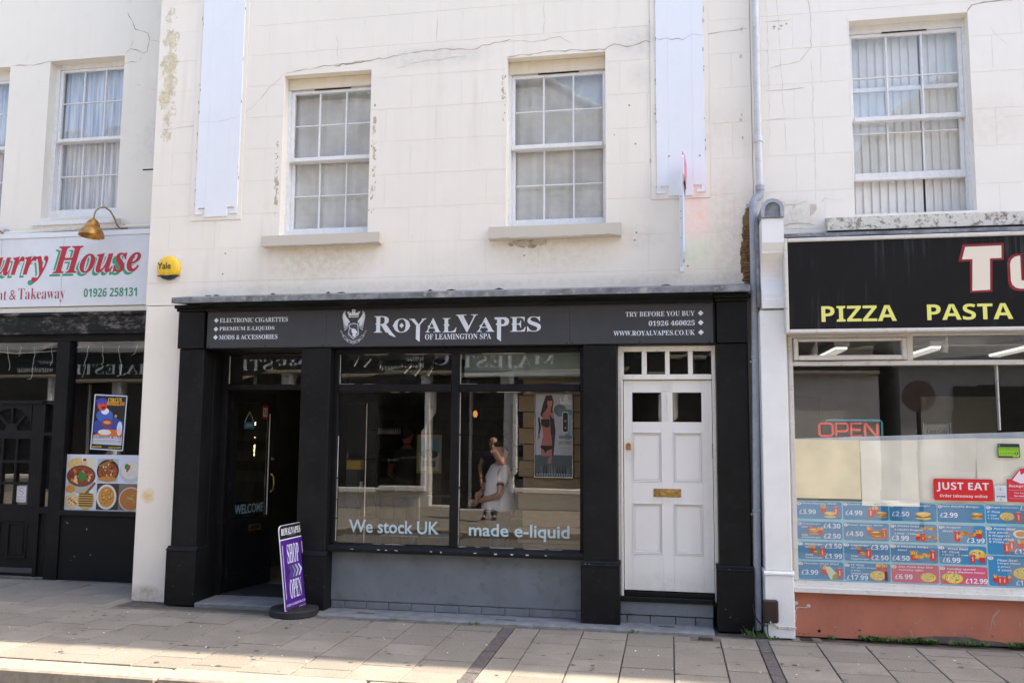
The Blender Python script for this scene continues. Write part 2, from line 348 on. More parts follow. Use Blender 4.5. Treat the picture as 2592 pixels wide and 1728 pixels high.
class PR:
    """flat print: coloured shapes stacked in thin layers"""
    def __init__(s, step=.0005): s.V = []; s.F = []; s.C = []; s.step = step; s.L = 0
    def tri(s, vs, fs, col, L=None):
        L = s.L if L is None else L; b = len(s.V); s.V += [(x, y, L*s.step) for x, y in vs]
        for f in fs: s.F.append(tuple(b+i for i in f)); s.C.append(col)
        return s
    def poly(s, pts, col):
        s.L += 1; t = tessellate_polygon([[Vector((p[0], p[1], 0)) for p in pts]]); out = []
        for f in t:
            a, b, c = [pts[i] for i in f]
            out.append(f if (b[0]-a[0])*(c[1]-a[1])-(b[1]-a[1])*(c[0]-a[0]) > 0 else f[::-1])
        return s.tri(pts, out, col)
    def rect(s, x0, y0, x1, y1, col): return s.poly([(x0, y0), (x1, y0), (x1, y1), (x0, y1)], col)
    def rrect(s, x0, y0, x1, y1, r, col):
        p = []
        for cx, cy, a0 in ((x1-r, y0+r, -90), (x1-r, y1-r, 0), (x0+r, y1-r, 90), (x0+r, y0+r, 180)):
            p += [(cx+r*math.cos(math.radians(a0+t)), cy+r*math.sin(math.radians(a0+t))) for t in (0, 30, 60, 90)]
        return s.poly(p, col)
    def ell(s, cx, cy, rx, ry, col, n=16, a=0, wob=0):
        p = []
        for i in range(n):
            t = 2*PI*i/n; k = 1+random.uniform(-wob, wob); x, y = rx*math.cos(t)*k, ry*math.sin(t)*k
            p.append((cx+x*math.cos(a)-y*math.sin(a), cy+x*math.sin(a)+y*math.cos(a)))
        return s.poly(p, col)
    def text(s, txt, x0, y0, x1, y1, col, style='sans', off=0, space=1.0, mirror=False):
        """fit the glyph bounds into the rectangle; x1 None keeps the aspect"""
        vs, fs, a, b, c, d = glyphs(txt, style, off, space); s.L += 1
        ky = (y1-y0)/max(1e-6, d-c); kx = ky if x1 is None else (x1-x0)/max(1e-6, b-a)
        return s.tri([(x0+(x-a)*kx, y0+(y-c)*ky) for x, y in vs], fs, col)
    def letters(s, name, parent, o=(0, 0, 0), U=(1, 0, 0), W=(0, 0, 1), mat=None, over=.5):
        """one object per letter: connected glyph shapes, an i with its dot"""
        par = list(range(len(s.V)))
        def fd(i):
            while par[i] != i: par[i] = par[par[i]]; i = par[i]
            return i
        for f in s.F:
            for i in f[1:]: par[fd(i)] = fd(f[0])
        G_ = {}
        for f, c in zip(s.F, s.C): G_.setdefault(fd(f[0]), []).append((f, c))
        L = []
        for k, fs in G_.items():
            xs = [s.V[i][0] for f, _ in fs for i in f]; ys = [s.V[i][1] for f, _ in fs for i in f]; L.append([min(xs), max(xs), fs, min(ys), max(ys)])
        L.sort(key=lambda q: q[0]); out = []
        for q in L:
            for r in out:
                ov = min(q[1], r[1])-max(q[0], r[0]); gap = max(q[3], r[3])-min(q[4], r[4])
                if ov > over*min(q[1]-q[0], r[1]-r[0]) and gap < .03: r[0] = min(r[0], q[0]); r[1] = max(r[1], q[1]); r[2] += q[2]; r[3] = min(r[3], q[3]); r[4] = max(r[4], q[4]); break
            else: out.append(q)
        for r in out:
            p = PR(s.step); p.V = []
            for f, c in r[2]: b = len(p.V); p.V += [s.V[i] for i in f]; p.F.append(tuple(range(b, b+len(f)))); p.C.append(c)
            p.build(name, parent, o, U, W, mat)
    def build(s, name, parent, o=(0, 0, 0), U=(1, 0, 0), W=(0, 0, 1), mat=None, N=None):
        o, U, W = Vector(o), Vector(U), Vector(W); N = U.cross(W)     # faces -y for U=+x, W=+z
        k = min(1, .003/max(1e-6, max(v[2] for v in s.V))) if s.V else 1
        V = [o+U*x+W*y+N*(z*k) for x, y, z in s.V]
        if s.F: pass
        xs, ys, zs = zip(*[tuple(v) for v in V]); c = Vector(((min(xs)+max(xs))/2, (min(ys)+max(ys))/2, min(zs)))
        me = bpy.data.meshes.new(name); me.from_pydata([tuple(v-c) for v in V], [], s.F); me.materials.append(mat or M['print'])
        at = me.color_attributes.new('Col', 'FLOAT_COLOR', 'CORNER'); i = 0
        for f, col in zip(s.F, s.C):
            for _ in f: at.data[i].color = (*col, 1); i += 1
        ob = bpy.data.objects.new(name, me); return link(ob, parent, c)

# ------------------------------------------------------------------ building helpers
def wall(name, mat, parent, x0, x1, z0, z1, yf, yb, holes, rmat=None):
    """slab of wall with rectangular openings and their reveals"""
    xs = sorted({x0, x1, *[h[0] for h in holes], *[h[1] for h in holes]}); xs = [x for x in xs if x0 <= x <= x1]
    zs = sorted({z0, z1, *[h[2] for h in holes], *[h[3] for h in holes]}); zs = [z for z in zs if z0 <= z <= z1]
    m = MB()
    ins = lambda x, z: any(h[0] < x < h[1] and h[2] < z < h[3] for h in holes)
    for i in range(len(xs)-1):
        for j in range(len(zs)-1):
            a, b, c, d = xs[i], xs[i+1], zs[j], zs[j+1]
            if ins((a+b)/2, (c+d)/2): continue
            m.quad((a, yf, c), (b, yf, c), (b, yf, d), (a, yf, d)); m.quad((b, yb, c), (a, yb, c), (a, yb, d), (b, yb, d))
    for a, b, c, d in [(x0, x1, z0, z1)]:
        m.quad((a, yb, c), (a, yf, c), (a, yf, d), (a, yb, d)); m.quad((b, yf, c), (b, yb, c), (b, yb, d), (b, yf, d)); m.quad((a, yf, d), (b, yf, d), (b, yb, d), (a, yb, d))
    for a, b, c, d in holes:
        m.quad((a, yf, c), (a, yb, c), (a, yb, d), (a, yf, d)); m.quad((b, yb, c), (b, yf, c), (b, yf, d), (b, yb, d))
        m.quad((a, yb, d), (b, yb, d), (b, yf, d), (a, yf, d)); m.quad((a, yf, c), (b, yf, c), (b, yb, c), (a, yb, c))
    return m.build(name, mat, parent)
def minus(r, h):
    a, b, c, d = r; e, f, g_, k = h
    if e >= b or f <= a or g_ >= d or k <= c: return [r]
    out = []
    if a < e: out.append((a, e, c, d))
    if b > f: out.append((f, b, c, d))
    a2, b2 = max(a, e), min(b, f)
    if c < g_: out.append((a2, b2, c, g_))
    if d > k: out.append((a2, b2, k, d))
    return out
def blocks(parent, mat, x0, x1, zl, pitch, ph, yf, t, holes, joint=.0026):
    """lined-out render blocks, joints recessed"""
    for r in range(len(zl)-1):
        off = ph if r % 2 == 0 else ph+pitch/2
        n0 = math.floor((x0-off)/pitch)
        xs = [off+pitch*i for i in range(n0, n0+int((x1-x0)/pitch)+3)]
        for a, b in zip(xs, xs[1:]):
            a, b = max(a, x0), min(b, x1)
            if b-a < .03: continue
            rs = [(a+joint/2, b-joint/2, zl[r]+joint/2, zl[r+1]-joint/2)]
            for h in holes: rs = [q for r_ in rs for q in minus(r_, h)]
            rs = [q for q in rs if q[1]-q[0] > .004 and q[3]-q[2] > .004]
            if not rs: continue
            m = MB()
            for q in rs: m.box(q[0], q[1], yf, yf+t, q[2], q[3], .0008 if len(rs) == 1 else 0)
            m.build('render_block', mat, parent)
def crack(parent, pts, y=-.0012, wd=.006, mat='crack', seed=0, jag=.012, name='crack'):
    rnd = random.Random(seed+int(abs(pts[0][0])*100)); P = []
    for (a, b), (c, d) in zip(pts, pts[1:]):
        L = math.hypot(c-a, d-b); n = max(2, int(L/.05))
        for i in range(n):
            t = i/n; P.append((a+(c-a)*t+rnd.uniform(-jag, jag)*(i > 0), b+(d-b)*t+rnd.uniform(-jag, jag)*(i > 0)))
    P.append(pts[-1]); V = []; F = []
    for i, p in enumerate(P):
        q = P[min(i+1, len(P)-1)]; o = P[max(i-1, 0)]; dx, dz = q[0]-o[0], q[1]-o[1]; l = math.hypot(dx, dz) or 1
        h = wd*rnd.uniform(.15, .6)*(.3 if i in (0, len(P)-1) else 1)
        V += [(p[0]-dz/l*h, y, p[1]+dx/l*h), (p[0]+dz/l*h, y, p[1]-dx/l*h)]
    for i in range(len(P)-1): F.append((2*i, 2*i+1, 2*i+3, 2*i+2))
    m = MB(); m.add(V, F); return m.build(name, M[mat], parent)
def flake(parent, cx, cz, rx, rz, mat, y=-.0015, seed=1, name='paint_flake'):
    rnd = random.Random(seed); P = [(cx+rx*math.cos(t/11*2*PI)*rnd.uniform(.5, 1.1), y, cz+rz*math.sin(t/11*2*PI)*rnd.uniform(.5, 1.1)) for t in range(11)]
    return MB().add(P, [tuple(range(11))]).build(name, M[mat], parent)
def sash_window(parent, ox0, ox1, oz0, oz1, yf, gx0, gx1, bars, gt, gb, meet, rows, head, vent=None, raised=None):
    """box sash window: jambs, two sashes with glazing bars and a pane in each light"""
    fr = MB(); y0, y1 = yf-.0, yf+.10
    fr.box(ox0, gx0-.035, y0, y1, oz0, oz1); fr.box(gx1+.035, ox1, y0, y1, oz0, oz1)
    fr.box(gx0-.035, gx1+.035, y0+.012, y1, gt+.035, oz1); fr.box(gx0-.035, gx1+.035, y0, y1, oz0, (gb if raised is None else oz0+.05)-.03)
    W = fr.build('window', M['sash_white'], parent)
    if head: bx('head_board', M['reveal'], W, ox0+.002, ox1-.002, y0-.012, y0-.001, head, oz1-.002, .002)
    def sash(x0, x1, z0, z1, y, cols, zrows, topr, botr, bottom_y=0):
        s = MB(); w2 = .035
        s.box(x0-w2, x0, y, y+.045, z0, z1, .004); s.box(x1, x1+w2, y, y+.045, z0, z1, .004)
        s.box(x0+.0002, x1-.0002, y+.0015, y+.0435, z1-topr, z1-.001); s.box(x0+.0002, x1-.0002, y-bottom_y-.003, y+.0435, z0, z0+botr, .004)
        S_ = s.build('sash', M['sash_white'], W)
        cs = [x0]+list(cols)+[x1]; rs = [z0+botr]+list(zrows)+[z1-topr]
        for c in cols: bx('glazing_bar', M['sash_white'], W, c-.0075, c+.0075, y+.006, y+.034, z0+botr+.0005, z1-topr-.0005, .003)
        for r in zrows:
            for a, b in zip(cs, cs[1:]): bx('glazing_bar', M['sash_white'], W, a+.008, b-.008, y+.009, y+.032, r-.0065, r+.0065, .003)
        for a, b in zip(cs, cs[1:]):
            for c, d in zip(rs, rs[1:]):
                e = random.uniform(-.0025, .0025)
                MB().quad((a, y+.024+e, c), (b, y+.024-e, c), (b, y+.024-e*.5, d), (a, y+.024+e, d)).build('pane', M['glass_old'], W)
    sash(gx0, gx1, meet-.02, gt+.032, y0+.018, bars, [rows[0]], .032, .042, .022)
    if raised is None: sash(gx0, gx1, gb-.085, meet+.015, y0+.068, bars, [rows[1]], .035, .085, .0)
    else: sash(gx0, gx1, raised[0], raised[1], y0+.068, bars, [raised[2]], .04, .07, .0)
    if vent: bx('trickle_vent', M['dark_gap'], W, vent[0], vent[1], y0+.008, y0+.0125, gt+.026, gt+.038, 0)
    return W
def curtain(name, label, cat, x0, x1, z0, z1, y, mat, amp=.03, folds=14, group=None, seed=0):
    rnd = random.Random(seed); n = folds*8; V = []; F = []
    ph = [rnd.uniform(0, 6.28) for _ in range(4)]
    for j, z in enumerate((z0, (z0+z1)/2, z1)):
        for i in range(n+1):
            t = i/n; V.append((x0+(x1-x0)*t, y+amp*(math.sin(t*folds*2*PI+ph[0])*.6+math.sin(t*folds*3.3+ph[1])*.5)*(1.15-.25*j/2), z))
    for j in range(2):
        for i in range(n): a = j*(n+1)+i; F.append((a, a+1, a+n+2, a+n+1))
    m = MB(); m.add(V, F); o = m.build(name, mat, None, smooth=80); return tag(o, label, cat, group)

ZL = [3.30-.345+.0, 3.30, 3.657, 4.017, 4.367, 4.718, 5.065, 5.41, 5.752, 6.085, 6.42, 6.76, 7.1]
# ================================================================== GROUND
road = MB().box(-60, 60, -6.5, -2.46, -.5, -.125).build('road', M['asphalt']); kind(road, 'structure')
gr = MB().box(-60, 60, -60, 40, -1.2, -.52).build('ground', M['asphalt']); kind(gr, 'structure')
pv = bpy.data.objects.new('pavement', None); link(pv, None, (-2, -1.2, 0)); kind(pv, 'structure')
bx('bedding', M['joint'], pv, -60, 60, -2.2, 1.0, -.5, -.016, 0)
cols = [-4.81-.412*i for i in range(13, 0, -1)]+[-4.81, -4.4, -3.99, -3.57, -3.15, -2.73, -2.32, -1.91, -1.5]
colsR = [.80, 1.195, 1.585, 1.975, 2.365, 2.755, 3.145, 3.535, 3.925, 4.315]
cells = list(zip(cols, cols[1:]))+[(-1.395, -1.165), (-1.165, -.775), (-.775, -.385), (-.385, .01), (.01, .40), (.40, .70)]+list(zip(colsR, colsR[1:]))
SM = {}
def slab(x0, x1, y0, y1, mat='slab', nm='slab', zt=None):
    key = (round(x1-x0, 3), round(y1-y0, 3), mat)
    g_ = .0048
    if key not in SM:
        a, b = (x1-x0)/2-g_, (y1-y0)/2-g_
        SM[key] = MB().box(-a, a, -b, b, -.05, 0, .003).mesh('slab', M[mat], (0, 0, 0))
    o = bpy.data.objects.new(nm, SM[key]); z = random.uniform(-.0028, .0016) if zt is None else zt
    link(o, pv, ((x0+x1)/2, (y0+y1)/2, z)); o.rotation_euler = (random.uniform(-.004, .004), random.uniform(-.003, .003), random.uniform(-.002, .002))
for i, (a, b) in enumerate(cells):
    rnd = random.Random(i*3+1); off = [-.58, -.415, -.55, -.66, -.48][i % 5] if a < .5 else [-.65, -.48, -.64, -.53][i % 4]
    top = .80 if b < -5.46 else -.40
    y = off
    while y < top-.335: y += .335
    ys = [top]
    if top-y > .1: ys.append(y)
    while y > -2.2+.1: y -= .335; ys.append(max(y, -2.2))
    ys[-1] = -2.2
    if ys[-2]-ys[-1] < .07: del ys[-2]
    for p, q in zip(ys, ys[1:]): slab(a, b, q, p)
    if a < -5.46 < b:
        for k in range(4): slab(a, -5.463, -.40+k*.30, -.10+k*.30)
for (a, b) in ((-1.5, -1.395), (.70, .80)):
    y = -.40
    while y > -2.19: q = max(y-.21, -2.2); slab(a, b, q, y, 'sett', 'sett'); y = q
bx('edging_strip', M['mortar'], pv, -5.46, 6, -.397, -.32, -.06, -.003, .004)
bx('edging_strip', M['mortar'], pv, -12, -5.47, .803, .9, -.06, .004, .004)
outer = MB().box(4.32, 60, -2.2, -.40, -.05, 0).box(-60, -10.17, -2.2, .80, -.05, 0).build('outer_paving', M['slab'], pv)
kb = bpy.data.objects.new('kerb', None); link(kb, None, (-2, -2.33, 0)); kind(kb, 'structure')
x = -13.5+.13; km = MB().box(-.7425, .7425, -.128, .128, -.32, 0, .014).mesh('kerb_stone', M['kerb'], (0, 0, 0))
while x < 9: o = bpy.data.objects.new('kerb_stone', km); link(o, kb, (x, -2.332, random.uniform(-.006, .003))); x += 1.5
pv2 = bpy.data.objects.new('opposite_pavement', None); link(pv2, None, (-2, -8.5, 0)); kind(pv2, 'structure')
bx('paving_sheet', M['slab'], pv2, -60, 60, -10.5, -6.76, -.5, -.002, 0)
bx('kerb_stone', M['kerb'], pv2, -60, 60, -6.757, -6.503, -.5, .0, .012)

# ================================================================== CENTRAL BUILDING
cb = thing('terraced_building', 'cream stucco terraced building over the black shopfront and white front door', 'building', (-2.4, 4, 0))
W1 = (-4.0, -3.03, 3.77, 5.505); W2 = (-1.585, -.592, 3.775, 5.52)
sL = (-4.965, -4.478, 4.0, 9.3); sR = (-.10, .36, 4.016, 9.3)
oL = (-5.03, -4.43, 3.96, 7.2); oR = (-.155, .41, 3.99, 7.2)
wall('wall', M['stucco'], cb, -5.495, .80, 3.06, 9.15, .0022, .30, [W1, W2])
MB().box(-5.495, .80, 1.2, 8.5, 3.10, 9.14).build('upper_storeys', M['stucco'], cb)
MB().box(-5.495, -5.02, .61, 8.5, 0, 3.098).box(.55, .80, .13, 8.5, 0, 3.04).box(-5.0, .54, 5.2, 8.5, 0, 3.098).build('ground_storey', M['stucco'], cb)  # unseen side and rear masses added to stop sun leaking through
MB().box(-5.55, .86, -.10, 8.55, 9.15, 9.25).build('parapet', M['stucco'], cb)
blocks(cb, M['stucco'], -5.495, .80, ZL[1:], .535, -2.59+.2675, -.0, .0020, [W1, W2, oL, oR, (-1, -0.99, 9, 9.1)])
for a, b, c, d in ((-5.495, -2.32, 3.06, 3.298), (-2.317, .80, 3.06, 3.298)): bx('render_block', M['stucco'], cb, a, b, 0, .0033, c, d, 0)
bx('wall', M['stucco'], cb, -5.495, -5.03, 0, .6, -.02, 3.058, .012)
bx('wall', M['stucco'], cb, -5.02, -4.0, .7, .9, 2.62, 3.05, 0)
# raised flat strips with stepped feet
def strip(x0, x1, z0, tabs, nm='pilaster_strip'):
    m = MB(); m.box(x0+.115, x1-.115, -.022, .003, z0, 7.2, .002)
    m.box(x0, x0+.1149, -.022, .003, z0+.1, 7.2, .002); m.box(x1-.1149, x1, -.022, .003, z0+.1, 7.2, .002)
    for sx in (0, 1):
        X = (lambda a, b: (x0+a, x0+b)) if sx == 0 else (lambda a, b: (x1-b, x1-a))
        a, b = X(0, .037); m.box(a, b, -.022, .003, z0+.03, z0+.0998)
        a, b = X(.0372, .082); m.box(a, b, -.022, .003, z0+.03, z0+.06)
    m.build(nm, M['white_paint'], cb)
strip(*sL[:2], 3.995, 0); strip(*sR[:2], 4.016, 0)
for ol, s_, z in ((oL, sL, 3.96), (oR, sR, 3.99)):
    m = MB()
    m.box(ol[0]+.004, s_[0]-.001, -.009, .003, z+.002, 7.2); m.box(s_[1]+.001, ol[1]-.004, -.009, .003, z+.002, 7.2); m.box(s_[0], s_[1], -.0088, .003, z+.002, z+.13)
    m.build('strip_surround', M['stucco'], cb)
sash_window(cb, *W1, .115, -3.937, -3.06, (-3.651, -3.352), 5.345, 3.878, 4.612, (4.99, 4.232), 5.385, (-3.71, -3.30))
sash_window(cb, *W2, .115, -1.526, -.630, (-1.230, -.927), 5.352, 3.885, 4.62, (4.997, 4.240), 5.39, (-1.285, -.871))
for (a, b, z0, z1) in ((-4.15, -2.868, 3.645, 3.752), (-1.738, -.444, 3.636, 3.760)):
    MB().extr([(.11, z1+.03), (-.085, z1), (-.085, z0), (-.06, z0-.004), (.0, z0), (.11, z0)], a, b).build('sill', M['sill'], cb)
for pts, wd, mt in [([(-5.44, 4.98), (-5.0, 5.03)], .005, 'crack'), ([(-4.45, 5.10), (-4.0, 5.53), (-3.95, 5.545)], .004, 'crack'), ([(-4.42, 5.12), (-4.7, 5.06), (-4.96, 5.03)], .005, 'crack_faint'),
        ([(-3.98, 5.535), (-3.5, 5.58), (-3.05, 5.60), (-2.6, 5.66), (-2.3, 5.67), (-1.95, 5.64), (-1.72, 5.70), (-1.55, 5.72)], .007, 'crack'), ([(-3.45, 5.575), (-3.2, 5.592), (-3.04, 5.597)], .014, 'crack'),
        ([(-2.75, 5.50), (-2.55, 5.545), (-2.2, 5.57), (-2.0, 5.56)], .006, 'crack_faint'), ([(-1.6, 5.53), (-1.3, 5.55), (-.9, 5.56), (-.6, 5.535), (-.5, 5.59), (-.38, 5.55), (-.2, 5.60), (-.1, 5.59)], .009, 'crack'),
        ([(-1.6, 5.70), (-1.2, 5.68), (-1.05, 5.71), (-.9, 5.60)], .006, 'crack_faint'), ([(.36, 5.60), (.48, 5.625), (.78, 5.64)], .006, 'crack'), ([(-3.42, 5.93), (-3.40, 5.60)], .004, 'crack_faint'), ([(-1.2, 6.2), (-1.21, 5.74)], .004, 'crack_faint'), ([(-2.33, 5.75), (-2.33, 6.05)], .005, 'crack_faint')]:
    crack(cb, pts, -.002, wd, mt)
crack(cb, [(-.10, 5.60), (.1, 5.585), (.16, 5.57), (.25, 5.62), (.36, 5.60)], -.0235, .007, 'crack'); crack(cb, [(-4.965, 5.03), (-4.7, 5.045), (-4.478, 5.08)], -.0235, .004, 'crack_faint')
for i in range(26):
    cx, cz = random.choice([(-3.0, random.uniform(3.8, 5.2)), (-4.04, random.uniform(3.85, 5.3)), (-1.62, random.uniform(4.9, 5.4)), (.70, random.uniform(4.0, 5.8)), (-.15, random.uniform(4.1, 5.9)), (random.uniform(-4.9, .5), random.uniform(3.2, 5.5))])
    flake(cb, cx+random.uniform(-.03, .03), cz, random.uniform(.004, .016), random.uniform(.006, .03), random.choice(['crack', 'crack_faint']), -.001, i)
for x_, z_ in ((-.30, 3.675), (-.315, 3.60), (.185, 3.335), (-.36, 4.95), (-.30, 4.55), (-4.58, 4.42), (-4.86, 4.42), (-4.60, 3.60), (-4.62, 3.38), (.31, 4.40), (.02, 4.41)):
    MB().lathe([(.010, 0), (.004, .004), (0, .003)], (x_, -.0008 if abs(x_+.0) > .35 or z_ < 4 else -.0225, z_), (0, -1, 0), 8).build('fixing_hole', M['crack'], cb)
rnd = random.Random(77)
for i in range(46):
    e_ = rnd.choice([-4.968, -4.475, -.103, .363]); z_ = rnd.uniform(4.05, 6.5); flake(cb, e_+rnd.uniform(-.008, .006), z_, rnd.uniform(.003, .008), rnd.uniform(.006, .035), rnd.choice(['crack', 'crack_faint']), -.0235, 100+i)
flake(cb, -1.42, 3.60, .11, .035, 'crack_faint', -.001, 5); flake(cb, -1.26, 3.61, .10, .03, 'crack_faint', -.001, 6)
# broken brick edge beside the pipe
m = MB(); rnd = random.Random(4)
for i in range(22): z_ = 3.12+i*.027; wv = .025+.035*math.sin((i+2)/23*PI)+rnd.uniform(-.01, .012); m.box(.735-wv, .76+rnd.uniform(0, .02), -.006-rnd.uniform(0, .008), .01, z_, z_+.025, .004)
m.build('broken_brick_edge', simple('raw_brick', (.20, .12, .055), .95, var=.5, scale=40, bump=.6, dirt=((.05, .035, .02), 30)), cb)
for x0_, sd_ in ((-4.15, 2), (-1.75, 3)): crack(cb, [(x0_, 3.64), (x0_+.5, 3.638), (x0_+1.29, 3.645)], -.089, .012, 'crack', sd_, .004)

# ================================================================== BLACK SHOPFRONT (part of the building)
sf = thing('shopfront', 'black painted timber shopfront with grey signboard, lead ledge and grey stall riser', 'shopfront', (-2.2, -.1, 0))
B = M['black']
led = MB().extr([(.0, 3.15), (-.29, 3.092), (-.305, 3.088), (-.305, 3.034), (-.285, 3.034), (.0, 3.06)], -5.005, .728).build('lead_ledge', M['lead'], sf)
rnd = random.Random(3)
for i in range(12): x_ = -4.8+i*.47+rnd.uniform(-.1, .1); bx('lead_seam', M['lead'], sf, x_, x_+.006, -.3065, -.3045, 3.036, 3.086, 0)
rnd = random.Random(9)
for i in range(9):
    x_ = rnd.uniform(-4.9, .6); m = MB(); l_ = rnd.uniform(.02, .07); m.extr([(x_-l_, 3.14), (x_+l_, 3.14), (x_+l_*.8, 3.148+rnd.uniform(0, .006)), (x_+l_*.2, 3.152+rnd.uniform(.0, .014)), (x_-l_*.5, 3.150+rnd.uniform(0, .008))], -.02, -.0012, 'y')
    m.build('mortar_lump', M['dark_gap'], sf)
MB().extr([(.05, 3.03), (-.27, 3.03), (-.27, 3.012), (-.22, 3.0), (-.18, 2.985), (-.16, 2.96), (.05, 2.96)], -4.70, .40).build('cornice', B, sf)
bx('fascia_board', B, sf, -4.715, .425, -.10, .04, 2.5755, 2.998, .002)
for (a, b, c, d) in ((-5.0, -4.722, -5.035, -4.712), (.425, .700, .415, .722)):
    m = MB(); m.box(a, b, -.12, .1, .575, 2.578, .004); m.box(c+.02, d-.012, -.145, .1, 2.582, 2.962, .004); m.box(c+.006, d-.004, -.165, .1, 2.965, 2.992, .003); m.box(c-.008, d+.006, -.19, .1, 2.994, 3.030, .004)
    m.box(a-.028, b+.022, -.15, .1, 0, .535, .004)
    m.extr([(.1, .575), (-.118, .575), (-.128, .556), (-.152, .547), (-.158, .5365), (.1, .5365)], a-.03, b+.024); m.build('pilaster', B, sf)
for (a, b) in ((-3.648, -3.342), (-.803, -.487)):
    m = MB(); m.box(a, b, -.12, .1, .575, 2.573, .004); m.box(a-.022, b+.020, -.15, .1, 0, .535, .004)
    m.extr([(.1, .575), (-.118, .575), (-.128, .556), (-.152, .547), (-.158, .5365), (.1, .5365)], a-.024, b+.024); m.build('pilaster', B, sf)
bx('side_cheek', B, sf, -4.99, -4.722, .1005, .42, 0, 2.9, .003); bx('side_cheek', B, sf, -3.645, -3.35, .1005, .42, 0, 2.9, .003)
bx('side_cheek', M['dark_gap'], sf, .702, .716, -.06, .1, 0, 3.0, 0)
# shop window
fw = MB()
fw.box(-3.341, -3.293, -.012, .06, .64, 2.5745, .004); fw.box(-.846, -.804, -.012, .06, .64, 2.5745, .004); fw.box(-2.118, -2.034, -.014, .06, .64, 2.518, .005)
fw.box(-3.2925, -.8465, -.010, .06, 2.519, 2.5745, .004)
for a, b in ((-3.2925, -2.1185), (-2.0335, -.8465)): fw.box(a, b, -.022, .06, 2.139, 2.216, .006)
SW = fw.build('shop_window', B, sf)
for a, b in ((-3.2925, -2.1185), (-2.0335, -.8465)):
    MB().quad((a, .03, .64), (b, .033, .64), (b, .03, 2.14), (a, .031, 2.14)).build('pane', M['glass'], SW)
    MB().quad((a, .03, 2.215), (b, .034, 2.215), (b, .033, 2.52), (a, .03, 2.52)).build('pane', M['glass'], SW)
    m = MB()      # chipped edge where the paint has come away from the putty
    for (u0, u1, z0, z1) in ((a, a+.004, .66, 2.135), (a, b, .6405, .6445), (a, b, 2.134, 2.138), (a, a+.004, 2.22, 2.515), (a, b, 2.514, 2.518), (a, b, 2.2165, 2.219)):
        vert = z1-z0 > u1-u0; t = z0 if vert else u0; T = z1 if vert else u1
        while t < T:
            q = min(T, t+random.uniform(.03, .25)*(2.4 if vert else 1)); k = random.uniform(.3, 1)
            if random.random() < (.8 if vert else .55):
                if vert: m.box(u0, u0+.006*k, .021, .0285, t, q)
                else: m.box(t, q, .021, .0285, z0, z0+.005*k)
            t = q+random.uniform(.005, .12)*(.3 if vert else 1)
    m.build('bare_putty', M['cable_white'], SW)
MB().extr([(.1, .6385), (-.03, .6385), (-.055, .628), (-.078, .600), (-.078, .570), (-.06, .565), (.1, .562)], -3.388, -.808).build('window_sill', B, sf)
for i in range(14): x_ = random.uniform(-3.3, -.9); bx('paint_chip', M['cable_white'], sf, x_, x_+random.uniform(.006, .03), -.0795, -.077, .598+random.uniform(-.01, .0), .6035, 0)
bx('stall_riser', M['grey_riser'], sf, -3.322, -.822, .02, .12, .092, .5615, .002)
bs = [-3.322, -3.181, -2.955, -2.726, -2.496, -2.262, -2.025, -1.798, -1.569, -1.335, -1.103, -.879, -.82]
for a, b in zip(bs, bs[1:]): bx('brick', M['grey_riser'], sf, a+.006, b-.004, .024, .12, .012+random.uniform(0, .006), .082-random.uniform(0, .006), .004)
bx('mortar_bed', M['apron'], sf, -3.322, -.82, .034, .12, -.02, .0915, 0)
m = MB().extr([(.034, .012), (-.28, .016), (-.312, .006), (-.318, -.03), (.034, -.03)], -3.70, .365); m.build('painted_step', M['apron'], sf)
for (a, b) in ((-2.98, -2.79), (-1.62, -1.42)):
    v = bx('air_vent', M['apron'], sf, a, b, -.20, -.15, .012, .0185, .001)
    for i in range(13): bx('vent_slot', M['dark_gap'], v, a+.008+i*(b-a-.016)/13, a+.008+i*(b-a-.016)/13+.007, -.196, -.154, .018, .0192, 0)
bx('vent_slot', M['dark_gap'], sf, -.12, .02, -.135, -.115, .0165, .0175, 0)
rnd = random.Random(31)
for i in range(26):
    px_ = rnd.choice([(-5.02, -4.71), (-3.66, -3.33), (-.82, -.47), (.39, .72)]); a_ = rnd.uniform(*px_); z_ = rnd.choice([rnd.uniform(.02, .5), rnd.uniform(.02, .3), .545])
    MB().add([(a_, -.1585 if z_ == .545 else -.1508, z_), (a_+rnd.uniform(.004, .012), -.1585 if z_ == .545 else -.1508, z_+.002), (a_+.004, -.1585 if z_ == .545 else -.1508, z_+rnd.uniform(.003, .010))], [(0, 1, 2)]).build('paint_chip', M['cable_white'] if i % 3 == 0 else M['apron'], sf)
# entrance
EN = MB(); EN.box(-4.722, -4.66, .27, .34, .0, 2.576, .004).box(-3.70, -3.645, .27, .34, 0, 2.576, .004); EN.box(-4.6595, -3.7005, .262, .34, 2.172, 2.232, .004).box(-4.6595, -3.7005, .27, .34, 2.545, 2.576, .003)
EN = EN.build('entrance_frame', B, sf); MB().quad((-4.6595, .30, 2.232), (-3.7005, .304, 2.232), (-3.7005, .302, 2.545), (-4.6595, .30, 2.545)).build('pane', M['glass'], EN)
bx('putty_line', M['cable_white'], EN, -4.657, -4.653, .288, .299, 2.24, 2.54, 0)
bx('entrance_soffit', B, sf, -4.721, -3.646, -.098, .268, 2.577, 2.60, 0)
bx('entrance_step', M['apron'], sf, -4.70, -3.67, -.14, .30, -.02, .03, .006)
bx('door_mat', M['rubber'], sf, -4.655, -3.70, .302, .95, .0, .042, .003)

